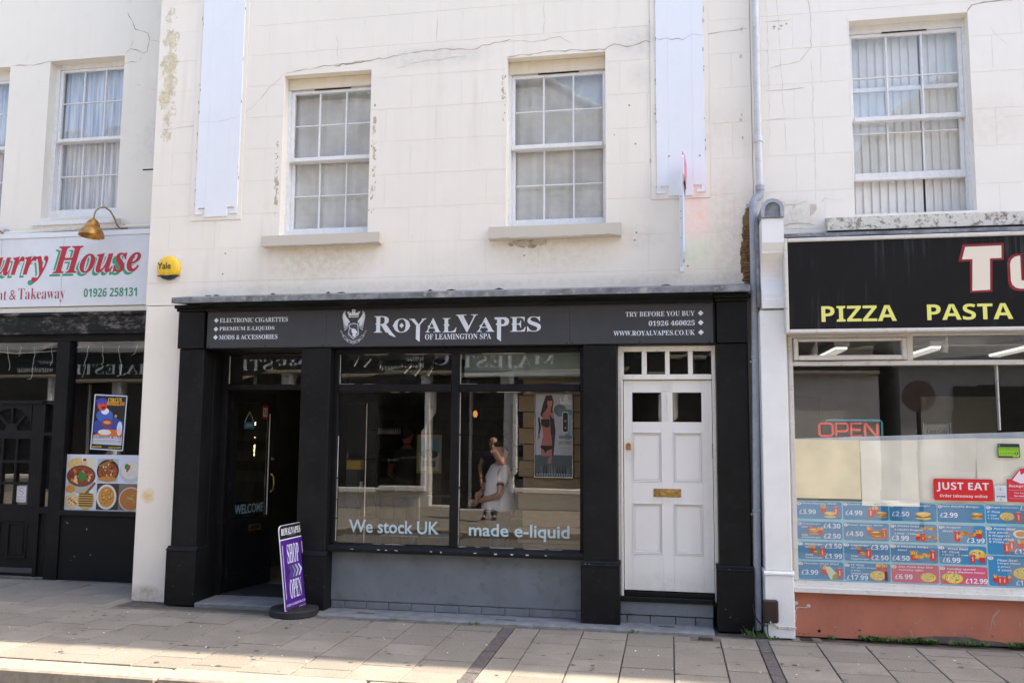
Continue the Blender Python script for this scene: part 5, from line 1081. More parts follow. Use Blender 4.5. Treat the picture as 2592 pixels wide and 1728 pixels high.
dm.box(-8.18, -8.052, y0_, y1_, .03, 2.03, .003); dm.box(-7.488, -7.348, y0_, y1_, .03, 2.03, .003); dm.box(-8.0515, -7.4885, y0_, y1_, .65, .848, .003); dm.box(-8.0515, -7.4885, y0_, y1_, 1.62, 1.72, .003); dm.box(-8.0515, -7.4885, y0_+.006, y1_, .03, .649, .003)
for x_ in (-7.872, -7.678): dm.box(x_-.015, x_+.015, y0_+.004, y1_, .8485, 1.6195, .003)
for z_ in (1.095, 1.35): dm.box(-8.0515, -7.888, y0_+.008, y1_, z_-.015, z_+.015).box(-7.856, -7.694, y0_+.008, y1_, z_-.015, z_+.015).box(-7.662, -7.4885, y0_+.008, y1_, z_-.015, z_+.015)
# fan: solid corner fillers, hub, spokes
R_ = .27; cx, cz = -7.77, 1.72
arc = [(cx+R_*math.cos(t*PI/12), cz+R_*math.sin(t*PI/12)) for t in range(13)]
for i in range(12):
    (xa, za), (xb, zb) = arc[i], arc[i+1]; dm.extr([(xa, za), (xb, zb), (xb, 2.03), (xa, 2.03)][::-1], y0_+.003, y1_, 'y')
dm.extr([(cx+.085*math.cos(t*PI/8), cz+.085*math.sin(t*PI/8)) for t in range(9)], y0_+.004, y1_, 'y')
for a_ in (45, 90, 135):
    c_, s_ = math.cos(math.radians(a_)), math.sin(math.radians(a_)); w_ = .012
    dm.extr([(cx+.08*c_-w_*s_, cz+.08*s_+w_*c_), (cx+.08*c_+w_*s_, cz+.08*s_-w_*c_), (cx+(R_+.01)*c_+w_*s_, cz+(R_+.01)*s_-w_*c_), (cx+(R_+.01)*c_-w_*s_, cz+(R_+.01)*s_+w_*c_)], y0_+.005, y1_-.002, 'y')
dm.build('door_leaf', B, cd)
MB().quad((-8.05, LY+.035, .85), (-7.49, LY+.037, .85), (-7.49, LY+.035, 2.0), (-8.05, LY+.036, 2.0)).build('pane', M['glass'], cd)
for a, b in ((-8.06, -7.82), (-7.72, -7.455)):
    m = MB()
    for (e, f_, c_, d_) in ((a, a+.02, .225, .64), (b-.02, b, .225, .64), (a+.0205, b-.0205, .225, .245), (a+.0205, b-.0205, .62, .64)): m.box(e, f_, y0_-.010, y0_+.004, c_, d_, .003)
    m.box(a+.05, b-.05, y0_-.004, y0_+.004, .275, .59, .003); m.build('panel', B, cd)
bx('kick_strip', simple('grey_strip', (.05, .052, .055), .5), cd, -8.17, -7.36, y0_-.006, y0_-.0002, .06, .12, .002)
bx('door_step', M['mortar'], lf_, -8.3, -7.19, LY-.06, LY+.08, -.02, .025, .006)
ns = thing('no_smoking_notice', 'white no smoking notice taped in a lower pane of the curry house door', 'notice', (-7.6, .86, .9))
pr = PR(); pr.rect(-7.66, .875, -7.53, 1.065, s2l(195, 205, 215)); pr.ell(-7.595, 1.0, .038, .042, s2l(190, 90, 95)); pr.ell(-7.595, 1.0, .031, .035, s2l(195, 205, 215)); pr.poly([(-7.62, 1.028), (-7.616, 1.032), (-7.57, .974), (-7.574, .970)], s2l(190, 90, 95)); pr.rect(-7.615, .996, -7.58, 1.004, s2l(90, 90, 95)); pr.rect(-7.645, .928, -7.545, .942, s2l(205, 150, 155))
for z_ in (.895, .905): pr.rect(-7.645, z_, -7.545, z_+.003, s2l(90, 95, 105))
pr.build('print', ns, (0, LY+.0335, 0))

bx('stall_riser', B, lf_, -10.45, -8.25, LY-.02, LY+.1, 0, .9, .003); bx('side_window_frame', B, lf_, -8.30, -8.185, LY-.02, LY+.07, 0, 2.03, .003); bx('side_panel', B, lf_, -10.45, -8.305, LY+.03, LY+.06, .901, 2.03, 0)
bx('wall', M['stucco_left'], lb_, -13, -10.51, LY, LY+.3, 0, 3.049, 0); bx('wall', M['stucco_right'], rb, 5.36, 13, .0, .3, 0, 3.11, 0)
# circus poster
cp = thing('circus_poster', 'circus poster with a laughing clown in blue taped inside the curry house window', 'poster', (-6.5, .86, 1.5))
pr = PR(); ox, oz, w_, h_ = -6.708, 1.508, .43, .645
Z_ = lambda u, v: (u*w_, v*h_)
sk = .055
def pp(pts, c): pr.poly([(u*w_+(v)*.020, v*h_-(u)*.018) for u, v in pts], c)
pp([(0, 0), (1, 0), (1, 1), (0, 1)], s2l(205, 215, 230)); pp([(.03, .02), (.97, .02), (.97, .98), (.03, .98)], s2l(18, 18, 28))
pp([(.06, .30), (.94, .30), (.94, .52), (.7, .6), (.3, .58), (.06, .5)], s2l(45, 70, 150))
pp([(.06, .26), (.5, .38), (.94, .36), (.94, .25), (.06, .25)], s2l(215, 110, 45))
def pell(cx, cy, rx, ry, c, n=14): pp([(cx+rx*math.cos(2*PI*i/n), cy+ry*math.sin(2*PI*i/n)) for i in range(n)], c)
pell(.36, .62, .26, .12, s2l(60, 100, 190)); pell(.36, .70, .12, .06, s2l(235, 235, 240)); pell(.25, .83, .17, .11, s2l(50, 60, 170)); pell(.27, .80, .14, .10, s2l(215, 80, 50)); pell(.30, .765, .07, .03, s2l(120, 20, 20)); pell(.22, .83, .02, .012, s2l(30, 20, 20), 8); pell(.33, .835, .02, .012, s2l(30, 20, 20), 8); pell(.28, .80, .03, .02, s2l(230, 60, 40), 8); pell(.24, .88, .19, .04, s2l(55, 70, 180))
pell(.45, .48, .18, .09, s2l(120, 60, 100)); pell(.45, .5, .12, .03, s2l(225, 160, 60)); pell(.84, .40, .08, .13, s2l(215, 225, 240)); pell(.84, .36, .05, .05, s2l(230, 200, 190)); pell(.4, .32, .2, .05, s2l(230, 220, 210)); pell(.7, .62, .04, .03, s2l(190, 150, 80), 8)
pr.text('CIRCUS', .20, .855*h_, .38, .93*h_, s2l(230, 170, 40), 'serif', .03); pr.text('WONDERLAND', .19, .79*h_, .42, .86*h_, s2l(215, 70, 40), 'serif', .03); pr.text('WONDERLAND', .192, .793*h_, .418, .857*h_, s2l(240, 190, 50), 'serif')
pp([(.06, .10), (.94, .10), (.94, .255), (.06, .255)], s2l(200, 200, 210)); pr.text('ROYAL LEAMINGTON SPA', .035, .20*h_, .25, .245*h_, s2l(30, 25, 40), 'sansb'); pr.text('8', .27, .195*h_, .30, .24*h_, s2l(20, 20, 30), 'sansb'); pr.text('to', .315, .205*h_, .33, .225*h_, s2l(20, 20, 30), 'sansb'); pr.text('12', .345, .190*h_, .40, .235*h_, s2l(20, 20, 30), 'sansb'); pr.text('£7', .355, .125*h_, .395, .16*h_, s2l(20, 20, 30), 'sansb')
for k in range(3): pr.rect(.035, (.125+k*.02)*h_, .33, (.129+k*.02)*h_, s2l(120, 120, 130))
pr.text('BOOK NOW!', .03, .035*h_, .15, .06*h_, s2l(225, 215, 50), 'sansb'); pr.text('07821 612345', .24, .02*h_, .40, .045*h_, s2l(225, 215, 50), 'sansb')
pr.build('print', cp, (ox, LY+.0335-.012, oz))
# food picture panel
fp = thing('food_picture_panel', 'white panel of curry and rice photographs in the lower curry house window', 'poster', (-6.5, .86, .8))
pr = PR(); x0_, z0_ = -7.006, .80; rnd = random.Random(8)
def blobs(cx, cz, rx, rz, n, cols_, s_=.16):
    for i in range(n):
        t, q = rnd.uniform(0, 6.28), math.sqrt(rnd.random())*.85; pr.ell(cx+math.cos(t)*q*rx, cz+math.sin(t)*q*rz, rx*s_*rnd.uniform(.4, 1.2), rz*s_*rnd.uniform(.4, 1.1), s2l(*rnd.choice(cols_)), 7, rnd.uniform(0, 3), .2)
CURRY = [(150, 60, 30), (190, 90, 40), (120, 40, 25), (90, 40, 30), (200, 130, 60), (70, 110, 50), (220, 190, 140)]
pr.rect(0, 0, 1.02, .645, s2l(205, 212, 228)); pr.rect(.415, .01, .70, .315, s2l(52, 45, 38)); pr.rect(.70, .01, 1.02, .315, s2l(120, 105, 95)); pr.rect(.405, .33, .68, .60, s2l(175, 185, 190)) 
pr.ell(.15, .53, .14, .08, s2l(215, 185, 125), 14, 0, .04); blobs(.12, .54, .11, .05, 10, [(200, 150, 80), (225, 200, 150)]); pr.rect(.27, .47, .38, .61, s2l(215, 210, 185)); pr.ell(.23, .585, .04, .03, s2l(225, 220, 215)); pr.ell(.235, .582, .025, .018, s2l(150, 40, 40))
pr.ell(.20, .31, .17, .12, s2l(170, 172, 165), 20); pr.ell(.20, .395, .19, .125, s2l(75, 62, 55), 22); pr.ell(.195, .395, .175, .112, s2l(140, 55, 30), 22); blobs(.195, .395, .16, .10, 60, CURRY); pr.ell(.21, .39, .06, .05, s2l(55, 120, 45), 9, .3, .3)
pr.ell(.545, .46, .145, .13, s2l(35, 28, 25), 20); pr.ell(.545, .45, .125, .105, s2l(150, 70, 30), 20); blobs(.545, .45, .12, .10, 55, CURRY); pr.poly([(.42, .52), (.60, .60), (.61, .575), (.44, .50)], s2l(150, 100, 40)); pr.ell(.545, .365, .12, .03, s2l(190, 130, 60), 14)
pr.ell(.84, .45, .145, .125, s2l(190, 195, 205), 20); pr.ell(.84, .47, .125, .10, s2l(215, 212, 205), 20); blobs(.84, .47, .115, .09, 60, [(225, 222, 215), (190, 185, 175), (205, 200, 190)], .08); pr.ell(.79, .51, .03, .035, s2l(60, 130, 50)); pr.ell(.81, .49, .015, .05, s2l(180, 50, 35), 8, -.5)
pr.ell(.545, .16, .13, .145, s2l(215, 215, 210), 22); pr.ell(.545, .16, .105, .12, s2l(200, 140, 60), 20); blobs(.545, .16, .10, .11, 80, [(215, 150, 60), (190, 110, 40), (230, 180, 100), (110, 120, 50), (170, 80, 30)], .10)
pr.ell(.86, .14, .155, .14, s2l(190, 180, 170), 20); pr.ell(.86, .14, .14, .125, s2l(175, 110, 55), 20); blobs(.86, .15, .09, .08, 25, [(120, 150, 70), (90, 130, 50), (200, 160, 90)], .14)
pr.ell(.10, .10, .095, .09, s2l(215, 190, 145), 16, 0, .05); blobs(.10, .11, .08, .06, 26, [(190, 70, 50), (215, 100, 80), (150, 180, 90), (230, 225, 200)], .22); pr.ell(.28, .12, .11, .115, s2l(205, 170, 80), 18)
for k in range(6): pr.rect(.19, .045+k*.027, .37, .062+k*.027, s2l(100, 70, 45))
pr.ell(.07, .24, .058, .045, s2l(205, 140, 60), 10, 0, .1); pr.poly([(.26, .20), (.385, .33), (.40, .31), (.29, .18)], s2l(120, 85, 60)); pr.ell(.35, .215, .03, .022, s2l(230, 225, 215))
pr.build('print', fp, (x0_, LY+.0335-.010, z0_)); bx('backing', M['paper_w'], fp, x0_, -5.986, LY+.0245, LY+.0275, z0_, z0_+.645, 0)
# brass wall lamps
def wlamp(x_, label, base_mat, vis=True):
    t_ = thing('wall_lamp', label, 'lamp', (x_, .55, 3.95), 'gooseneck lamps over the curry house sign')
    pr_ = [(.018, .20), (.036, .19), (.060, .165), (.074, .135), (.079, .115), (.077, .104), (.084, .096), (.104, .078), (.122, .05), (.134, .018), (.139, -.004), (.141, -.010), (.133, -.009), (.10, .06), (.05, .12)]
    MB().lathe(pr_, (x_, .50, 3.975), (.02, .10, 1), 24).build('shade', M['brass_old'], t_, smooth=45)
    P = [(x_, .52, 4.165), (x_+.0, .525, 4.22), (x_+.01, .54, 4.28), (x_+.035, .57, 4.32), (x_+.07, .61, 4.335), (x_+.11, .66, 4.30), (x_+.135, .70, 4.23), (x_+.15, .735, 4.15), (x_+.165, .775, 4.12), (x_+.18, .83, 4.115)]
    MB().tube(P, .010, 8).build('gooseneck', M['brass'], t_, smooth=60); MB().lathe([(.045, 0), (.045, .012), (.02, .03), (0, .032)], (x_+.18, LY-.012, 4.135), (0, -1, 0), 16).build('wall_boss', base_mat, t_, smooth=45)
wlamp(-6.575, 'brass bell shaped gooseneck lamp hanging over the white curry house sign', M['brass'])
wlamp(-8.18, 'gooseneck lamp with grey wall boss at the left picture edge', M['pipe'])
# room and icicle lights
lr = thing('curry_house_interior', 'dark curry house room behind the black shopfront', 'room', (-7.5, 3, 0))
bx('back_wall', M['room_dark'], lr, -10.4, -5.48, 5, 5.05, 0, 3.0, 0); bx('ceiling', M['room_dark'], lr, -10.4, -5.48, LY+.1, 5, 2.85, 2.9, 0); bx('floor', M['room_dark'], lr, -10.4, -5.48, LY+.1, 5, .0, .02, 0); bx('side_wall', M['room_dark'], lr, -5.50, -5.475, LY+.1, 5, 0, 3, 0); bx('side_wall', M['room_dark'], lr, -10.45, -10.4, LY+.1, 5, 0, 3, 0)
il = thing('icicle_lights', 'unlit white icicle light strings hanging inside the curry house window', 'string lights', (-7, 1, 2.5))
rnd = random.Random(5); MB().tube([(-8.3, 1.0, 2.70), (-7.9, 1.0, 2.655), (-7.4, 1.0, 2.68), (-7.0, 1.0, 2.73)], .004, 5).build('cord', M['cable_white'], il)
for x_, b_ in ((-8.02, 2.45), (-7.82, 2.62), (-7.65, 2.34), (-7.40, 2.50), (-6.90, 2.36), (-6.72, 2.52), (-6.49, 2.37), (-6.25, 2.62)):
    P = []; z_ = 2.74; xx = x_
    while z_ > b_: P.append((xx, 1.0, z_)); z_ -= .05; xx += rnd.uniform(-.02, .02)
    P.append((xx-.03, 1.0, b_)); MB().tube(P, .0028, 5).build('icicle_wire', M['cable_white'], il)

# ================================================================== CURTAINS upstairs
curtain('net_curtain', 'pleated white net curtain behind the curry house upstairs window', 'curtain', -7.545, -6.54, 4.36, 6.24, LY+.255, M['net'], .026, 13, 'net curtains upstairs', 1)
curtain('net_curtain', 'net curtain in the window cut off by the left picture edge', 'curtain', -9.14, -8.13, 4.3, 6.15, LY+.255, M['net'], .026, 13, 'net curtains upstairs', 2)
curtain('net_curtain', 'grey net curtain in the left window above the black shopfront', 'curtain', -3.99, -3.035, 3.82, 5.42, .245, M['net_grey'], .018, 6, 'net curtains upstairs', 3)
curtain('net_curtain', 'grey net curtain in the right window above the black shopfront', 'curtain', -1.58, -.60, 3.82, 5.42, .245, M['net_grey'], .018, 6, 'net curtains upstairs', 4)

# ================================================================== VAPE SHOP INTERIOR
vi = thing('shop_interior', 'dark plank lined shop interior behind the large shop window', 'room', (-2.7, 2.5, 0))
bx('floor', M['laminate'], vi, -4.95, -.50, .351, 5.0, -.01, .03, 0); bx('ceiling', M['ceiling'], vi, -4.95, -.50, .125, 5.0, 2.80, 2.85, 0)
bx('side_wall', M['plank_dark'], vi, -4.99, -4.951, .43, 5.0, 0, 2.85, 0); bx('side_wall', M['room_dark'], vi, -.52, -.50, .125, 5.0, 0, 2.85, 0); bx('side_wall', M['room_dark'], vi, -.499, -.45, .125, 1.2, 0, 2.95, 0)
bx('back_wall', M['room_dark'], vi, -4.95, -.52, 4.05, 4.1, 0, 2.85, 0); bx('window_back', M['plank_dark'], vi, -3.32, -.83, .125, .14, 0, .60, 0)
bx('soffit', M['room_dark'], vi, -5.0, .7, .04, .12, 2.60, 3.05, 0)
for k in range(13):
    z_ = .05+k*.205; x_ = -4.94
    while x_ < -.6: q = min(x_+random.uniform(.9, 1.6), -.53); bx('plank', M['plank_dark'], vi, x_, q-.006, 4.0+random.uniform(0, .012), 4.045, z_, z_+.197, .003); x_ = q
bx('shelf', M['room_dark'], vi, -4.45, -3.5, 3.2, 3.45, 1.68, 1.70, 0); bx('shelf', M['room_dark'], vi, -4.2, -3.55, 3.2, 3.45, 1.42, 1.44, 0)
sh = thing('window_shelving', 'dark shelf unit with boxed stock on the right of the shop', 'shelving', (-1.75, 3.2, 0))
for z_ in (.6, .95, 1.25, 1.55, 1.85): bx('shelf', M['room_dark'], sh, -2.05, -1.15, 3.0, 3.3, z_, z_+.02, 0)
bx('upright', M['room_dark'], sh, -2.09, -2.05, 3.0, 3.3, .03, 2.1, 0); bx('upright', M['room_dark'], sh, -1.15, -1.11, 3.0, 3.3, .03, 2.1, 0)
def place_row(nm, mk, spots, label, cat, grp):
    first = None
    for s_ in spots:
        if first is None: first = mk(); first.location = s_; o = first
        else: o = first.copy(); COL.objects.link(o); o.location = s_
        tag(o, label, cat, grp)
def mk_bottle():
    m = MB().lathe([(.014, 0), (.015, .004), (.015, .05), (.006, .062), (.006, .082), (0, .084)], (0, 0, 0), n=8); o = bpy.data.objects.new('bottle', m.mesh('bottle', M['cable_white'], (0, 0, 0))); COL.objects.link(o); return o
place_row('bottle', mk_bottle, [(-4.40+i*.033, 3.22, 1.70) for i in range(26)], 'small liquid bottle in the pale row on the long back shelf', 'bottle', 'bottles on the back shelf')
def mk_box():
    o = bpy.data.objects.new('stock_box', MB().box(-.06, .06, -.05, .05, 0, .15, .002).mesh('stock_box', simple('box_white', (.30, .30, .31), .5), (0, 0, 0))); COL.objects.link(o); return o
place_row('stock_box', mk_box, [(-1.95+(i % 5)*.17+.0, 3.06, [1.27, .97, 1.57][i//5]) for i in range(15)], 'pale carton on the shelves at the right of the shop', 'box', 'cartons on the shelving')
# plank display wall with framed poster
dw = thing('timber_display_stand', 'reclaimed timber plank panel carrying the framed poster inside the window', 'display stand', (-1.15, .52, .14))
for k in range(14):
    z_ = .30+k*.166; xl = -1.53+(.045 if k % 2 else 0); m = MB().box(xl, -.84, .505+random.uniform(0, .012), .535, z_, z_+.160, .004); m.build('plank', M['plank'], dw)
bx('batten', M['dark_gap'], dw, -1.47, -.86, .536, .56, .15, 2.60, 0)
po = thing('framed_poster', 'silver framed advertising poster of a woman in black on the plank panel', 'poster', (-1.165, .49, 1.29))
x0, x1, z0, z1 = -1.368, -.966, 1.288, 2.148
m = MB()
for a, b, c, d in ((x0, x0+.014, z0, z1), (x1-.014, x1, z0, z1), (x0+.0142, x1-.0142, z0, z0+.018), (x0+.0142, x1-.0142, z1-.018, z1)): m.box(a, b, .485, .503, c, d, .003)
m.build('frame', M['steel'], po); pr = PR(); W_, H_ = x1-x0, z1-z0
def q_(pts, c): pr.poly([(u*W_, v*H_) for u, v in pts], s2l(*c))
def e_(u, v, a, b, c, n=14, r=0): pr.ell(u*W_, v*H_, a*W_, b*H_, s2l(*c), n, r)
q_([(.03, .02), (.97, .02), (.97, .98), (.03, .98)], (168, 168, 176)); q_([(.03, .78), (.97, .78), (.97, .98), (.03, .98)], (176, 176, 182)); q_([(.03, .02), (.97, .02), (.97, .27), (.03, .27)], (70, 82, 85))
e_(.66, .80, .16, .07, (105, 100, 90)); q_([(.60, .72), (.97, .74), (.97, .80), (.62, .82)], (95, 115, 130)); q_([(.80, .45), (.92, .45), (.92, .74), (.80, .74)], (120, 150, 175))
q_([(.30, .97), (.45, .975), (.50, .90), (.47, .80), (.36, .72), (.26, .68), (.16, .74), (.22, .86)], (45, 28, 26)); e_(.40, .885, .065, .065, (180, 125, 112)); e_(.40, .935, .08, .03, (50, 30, 28))
q_([(.36, .84), (.43, .84), (.47, .77), (.42, .70), (.28, .70), (.24, .76)], (172, 105, 95)); q_([(.22, .76), (.46, .76), (.44, .60), (.43, .50), (.47, .38), (.46, .26), (.18, .26), (.18, .38), (.23, .50), (.20, .62)], (165, 98, 90))
q_([(.17, .69), (.40, .69), (.40, .60), (.30, .59), (.18, .62)], (24, 24, 30)); q_([(.40, .78), (.50, .74), (.55, .55), (.50, .26), (.46, .26), (.46, .42), (.42, .56)], (30, 30, 38)); q_([(.17, .38), (.46, .38), (.46, .34), (.34, .32), (.29, .29), (.25, .33), (.17, .35)], (26, 24, 30))
q_([(.14, .72), (.18, .60), (.13, .48), (.10, .48), (.12, .60), (.10, .70)], (30, 28, 34)); q_([(.09, .45), (.15, .46), (.16, .50), (.11, .52)], (165, 100, 90)); q_([(.44, .82), (.50, .78), (.50, .70), (.46, .70), (.40, .76)], (172, 110, 100)); e_(.45, .79, .025, .03, (25, 25, 28), 8)
q_([(.42, .26), (.46, .26), (.44, .17), (.34, .17), (.36, .22)], (140, 100, 105))
pr.rrect(.72*W_, .53*H_, .88*W_, .78*H_, .02, s2l(205, 210, 215)); pr.rrect(.735*W_, .54*H_, .865*W_, .77*H_, .018, s2l(28, 28, 32)); q_([(.77, .68), (.83, .68), (.80, .65)], (150, 140, 120)); e_(.80, .59, .02, .012, (170, 140, 90), 8)
for k in range(9): t = k/8; q_([(.66+t*.27, .93-.05*math.sin(t*9)), (.685+t*.27, .95-.05*math.sin(t*9)), (.70+t*.25, .87), (.68+t*.25, .86)], (225, 225, 228))
for k in range(12): u = .10+k*.068; q_([(u, .04), (u+.04, .04), (u+.04, .07+.14*((k*37) % 5)/5), (u, .07+.12*((k*53) % 7)/7)], random.choice([(45, 50, 52), (100, 112, 118), (35, 38, 40), (120, 90, 85)]))
for k in range(14): u = .07+k*.063; q_([(u, .025), (u+.035, .025), (u+.035, .055), (u, .055)], (120, 150, 165))
pr.text('PERFECTION', .64*W_, .46*H_, .96*W_, .50*H_, s2l(45, 45, 50), 'sansb'); pr.text("IN IT'S FINEST", .64*W_, .395*H_, .96*W_, .435*H_, s2l(80, 80, 85), 'sansb')
for k in range(3): pr.rect(.68*W_, (.35-k*.028)*H_, .93*W_, (.355-k*.028)*H_, s2l(120, 120, 125))
pr.build('print', po, (x0, .495, z0))
cpz = thing('car_poster', 'framed poster of a dark car under blue sky on the back wall', 'poster', (-3.05, 2.5, 1.2))
pr = PR(); pr.rect(-3.21, 1.21, -2.88, 1.70, s2l(150, 130, 80)); pr.rect(-3.18, 1.24, -2.91, 1.67, s2l(165, 180, 170)); pr.rect(-3.18, 1.47, -2.91, 1.67, s2l(60, 130, 160)); pr.ell(-3.045, 1.45, .12, .055, s2l(30, 35, 45)); pr.rect(-3.13, 1.29, -2.96, 1.37, s2l(90, 75, 90)); pr.build('print', cpz, (0, 2.5, 0)); bx('stand', M['room_dark'], cpz, -3.21, -2.88, 2.505, 2.53, .03, 1.70, 0)
gc = thing('glass_counter', 'black framed display counter near the shop window', 'counter', (-2.7, 1.6, 0))
bx('top', M['room_dark'], gc, -3.3, -2.35, 1.35, 1.7, 1.00, 1.03, .003); bx('plinth', M['room_dark'], gc, -3.3, -2.35, 1.36, 1.7, .03, .30, 0); bx('shelf', M['ceiling'], gc, -3.28, -2.37, 1.38, 1.68, .55, .56, 0)
for x_ in (-3.3, -2.83, -2.37): bx('post', M['steel'], gc, x_, x_+.015, 1.35, 1.365, .30, 1.0, 0)
yb_ = thing('yellow_display_box', 'yellow display box low at the left of the shop window', 'box', (-3.52, 1.0, 1.3)); bx('carton', simple('yellow_card', (.30, .19, .03), .6), yb_, -3.64, -3.39, .95, 1.05, 1.32, 1.42, .003); bx('stand', M['room_dark'], yb_, -3.60, -3.43, .96, 1.04, .03, 1.319, 0)
# track spotlights
tr = thing('lighting_track', 'chrome lighting track under the shop ceiling', 'track', (-3.05, .9, 2.6)); bx('rail', M['white_gloss'], tr, -3.7, -2.3, .88, .92, 2.60, 2.63, .003)
for i, (x_, z_, tx, tz) in enumerate(((-3.48, 2.50, .05, .1), (-3.36, 2.49, .10, .12), (-3.18, 2.47, .03, .13), (-2.89, 2.42, .12, .13), (-2.71, 2.49, .02, .12), (-2.77, 2.39, .08, .11), (-2.62, 2.39, .07, .12))):
    t_ = thing('spotlight', ['leftmost', 'second from the left', 'third from the left', 'fourth from the left', 'fifth from the left', 'second from the right, low', 'rightmost'][i]+' of the seven chrome spotlights behind the top window pane', 'light', (x_, .9, z_), 'track spotlights in the shop')
    ax = Vector((tx, 0, tz)).normalized(); c_ = Vector((x_, .9, z_-.03)); MB().lathe([(.024, 0), (.027, 0), (.027, .11), (.020, .125), (0, .126)], tuple(c_), tuple(ax), 12).build('lamp_head', M['steel'], t_, smooth=50)
    MB().tube([tuple(c_+ax*.12), (x_+ax.x*.12, .9, 2.60)], .006, 6).build('stem', M['steel'], t_)
wl = thing('amber_lamp', 'glowing amber lamp deep in the shop', 'lamp', (-2.33, 2.0, 1.92)); m = MB().lathe([(.015, 0), (.028, .03), (.025, .06), (.012, .08), (0, .08)], (-2.33, 2.0, 1.92), n=10); m.build('lamp_shade', M['warm_lamp'], wl, smooth=50); MB().tube([(-2.33, 2.0, 2.02), (-2.33, 2.0, 2.80)], .004, 5).build('cord', M['cable_black'], wl)
fl = thing('fairy_lights', 'string of tiny warm lights hanging just inside the open doorway', 'string lights', (-4.02, 1.2, 1.9)); MB().tube([(-4.02, 1.2, 2.79), (-4.02, 1.2, .9)], .0015, 4).build('wire', M['cable_black'], fl)
lm = MB().lathe([(.004, 0), (0, .006)], (0, 0, 0), n=5)
for z_ in [2.40, 2.28, 2.27, 2.16, 2.13, 1.83, 1.82, 1.80, 1.65]+[1.56-.017*i for i in range(8)]: MB().box(-4.027, -4.015, 1.19, 1.201, z_, z_+.010).build('bulb', M['led'], fl)
ca = thing('display_cabinet', 'glass display cabinet of red packs just inside the open doorway', 'cabinet', (-3.95, 1.9, 0))
for a, b, c, d, e, f_ in ((-4.32, -3.6, 1.6, 1.65, .03, 2.1), (-4.32, -3.6, 2.1, 2.15, .03, 2.1)): pass
bx('back', M['room_dark'], ca, -4.32, -3.62, 2.1, 2.15, .03, 2.1, 0)
for z_ in (.35, .7, 1.05, 1.4, 1.75, 2.08): bx('shelf', M['room_dark'], ca, -4.32, -3.62, 1.75, 2.1, z_, z_+.012, 0)
for x_ in (-4.32, -3.63): bx('post', M['steel'], ca, x_, x_+.012, 1.75, 1.762, .03, 2.09, 0)
rp = simple('red_pack', (.5, .025, .03), .4)
for z_, n_ in ((.362, 5), (1.062, 6), (1.412, 4)):
    for i in range(n_):
        o = bx('pack', rp if i % 2 == 0 else M['cable_white'], ca, -4.25+i*.10, -4.18+i*.10, 1.78, 1.84, z_, z_+.07, 0)
rs = thing('red_price_sign', 'small red sign above the cabinet inside the doorway', 'sign', (-4.1, .98, 1.86)); pr = PR(); pr.rrect(-4.16, 1.85, -4.0, 1.97, .01, s2l(120, 20, 25)); pr.text('TATE', -4.14, 1.88, -4.02, 1.93, s2l(190, 170, 170), 'sansb'); pr.build('print', rs, (0, 1.4, 0)); bx('backing', M['room_dark'], rs, -4.16, -4.0, 1.403, 1.42, 1.85, 1.97, 0)
bb = thing('header_box', 'pale header cassette across the top of the right shop window pane', 'blind', (-1.44, .2, 2.33)); bx('casing', simple('header_grey', (.16, .19, .18), .5), bb, -2.03, -.85, .17, .26, 2.345, 2.58, .01); bx('bottom_bar', simple('bar_grey', (.28, .32, .31), .5), bb, -2.03, -.85, .165, .262, 2.30, 2.344, .004)  # plain header box added for the pale band behind the pane top

# ================================================================== PAVEMENT SIGN
ab = thing('pavement_sign', 'leaning purple shop open swing sign on a round black rubber base', 'sign', (-3.56, -.30, 0))
MB().lathe([(.225, 0), (.232, .008), (.232, .055), (.222, .068), (.0, .070)], (-3.56, -.30, 0), n=40).build('base', M['rubber'], ab, smooth=30)
for (x_, y_) in ((-3.69, -.33), (-3.44, -.28)): bx('base_slot', M['dark_gap'], ab, x_-.02, x_+.02, y_-.05, y_+.05, .0695, .0712, 0)
bx('foot_clamp', M['rubber'], ab, -3.60, -3.52, -.50, -.14, .066, .085, .004)
o_ = Vector((-3.545, -.53, .072)); Uu = Vector((.035, .42, 0)).normalized(); up = Vector((-.13, .02, .99)).normalized(); up = (up-Uu*up.dot(Uu)).normalized(); W_, H_ = .43, .785
def rr(w_, h_, r, top=True): return [(0, 0), (w_, 0)]+[(w_-r+r*math.cos(t*PI/10), h_-r+r*math.sin(t*PI/10)) for t in range(6)]+[(r-r*math.sin(t*PI/10), h_-r+r*math.cos(t*PI/10)) for t in range(6)]
pts = rr(W_, H_, .05); Nn2 = Uu.cross(up); n = len(pts); V = [o_+Uu*x+up*y+Nn2*.004 for x, y in pts]+[o_+Uu*x+up*y-Nn2*.004 for x, y in pts]
m = MB(); m.add(V, [tuple(range(n)), tuple(range(n, 2*n))[::-1]]+[(i, n+i, n+(i+1) % n, (i+1) % n) for i in range(n)]); m.build('panel', M['white_gloss'], ab)
pr = PR(); PU = s2l(72, 28, 128); e = .004; pr.poly([(e+(W_-2*e)*x/W_, e+(H_-2*e)*y/H_) for x, y in pts], PU)
pr.poly([(e, .655)]+[(W_-e, .655)]+[(e+(W_-2*e)*x/W_, e+(H_-2*e)*y/H_) for x, y in pts[2:]], s2l(26, 27, 32)); pr.rect(e, .645, W_-e, .655, s2l(220, 225, 235))
pr.text('ROYALVAPES', .035, .69, .395, .755, s2l(225, 228, 235), 'serif', .01); pr.text('OF LEAMINGTON SPA', .15, .675, .30, .685, s2l(150, 150, 155)); pr.text('SHOP', .11, .42, .33, .60, s2l(215, 218, 235), 'serif'); pr.text('OPEN', .11, .095, .33, .27, s2l(215, 218, 235), 'serif'); pr.text('E-CIGS & E-LIQUID SOLD HERE', .03, .030, .40, .055, s2l(215, 218, 235), 'sansb')
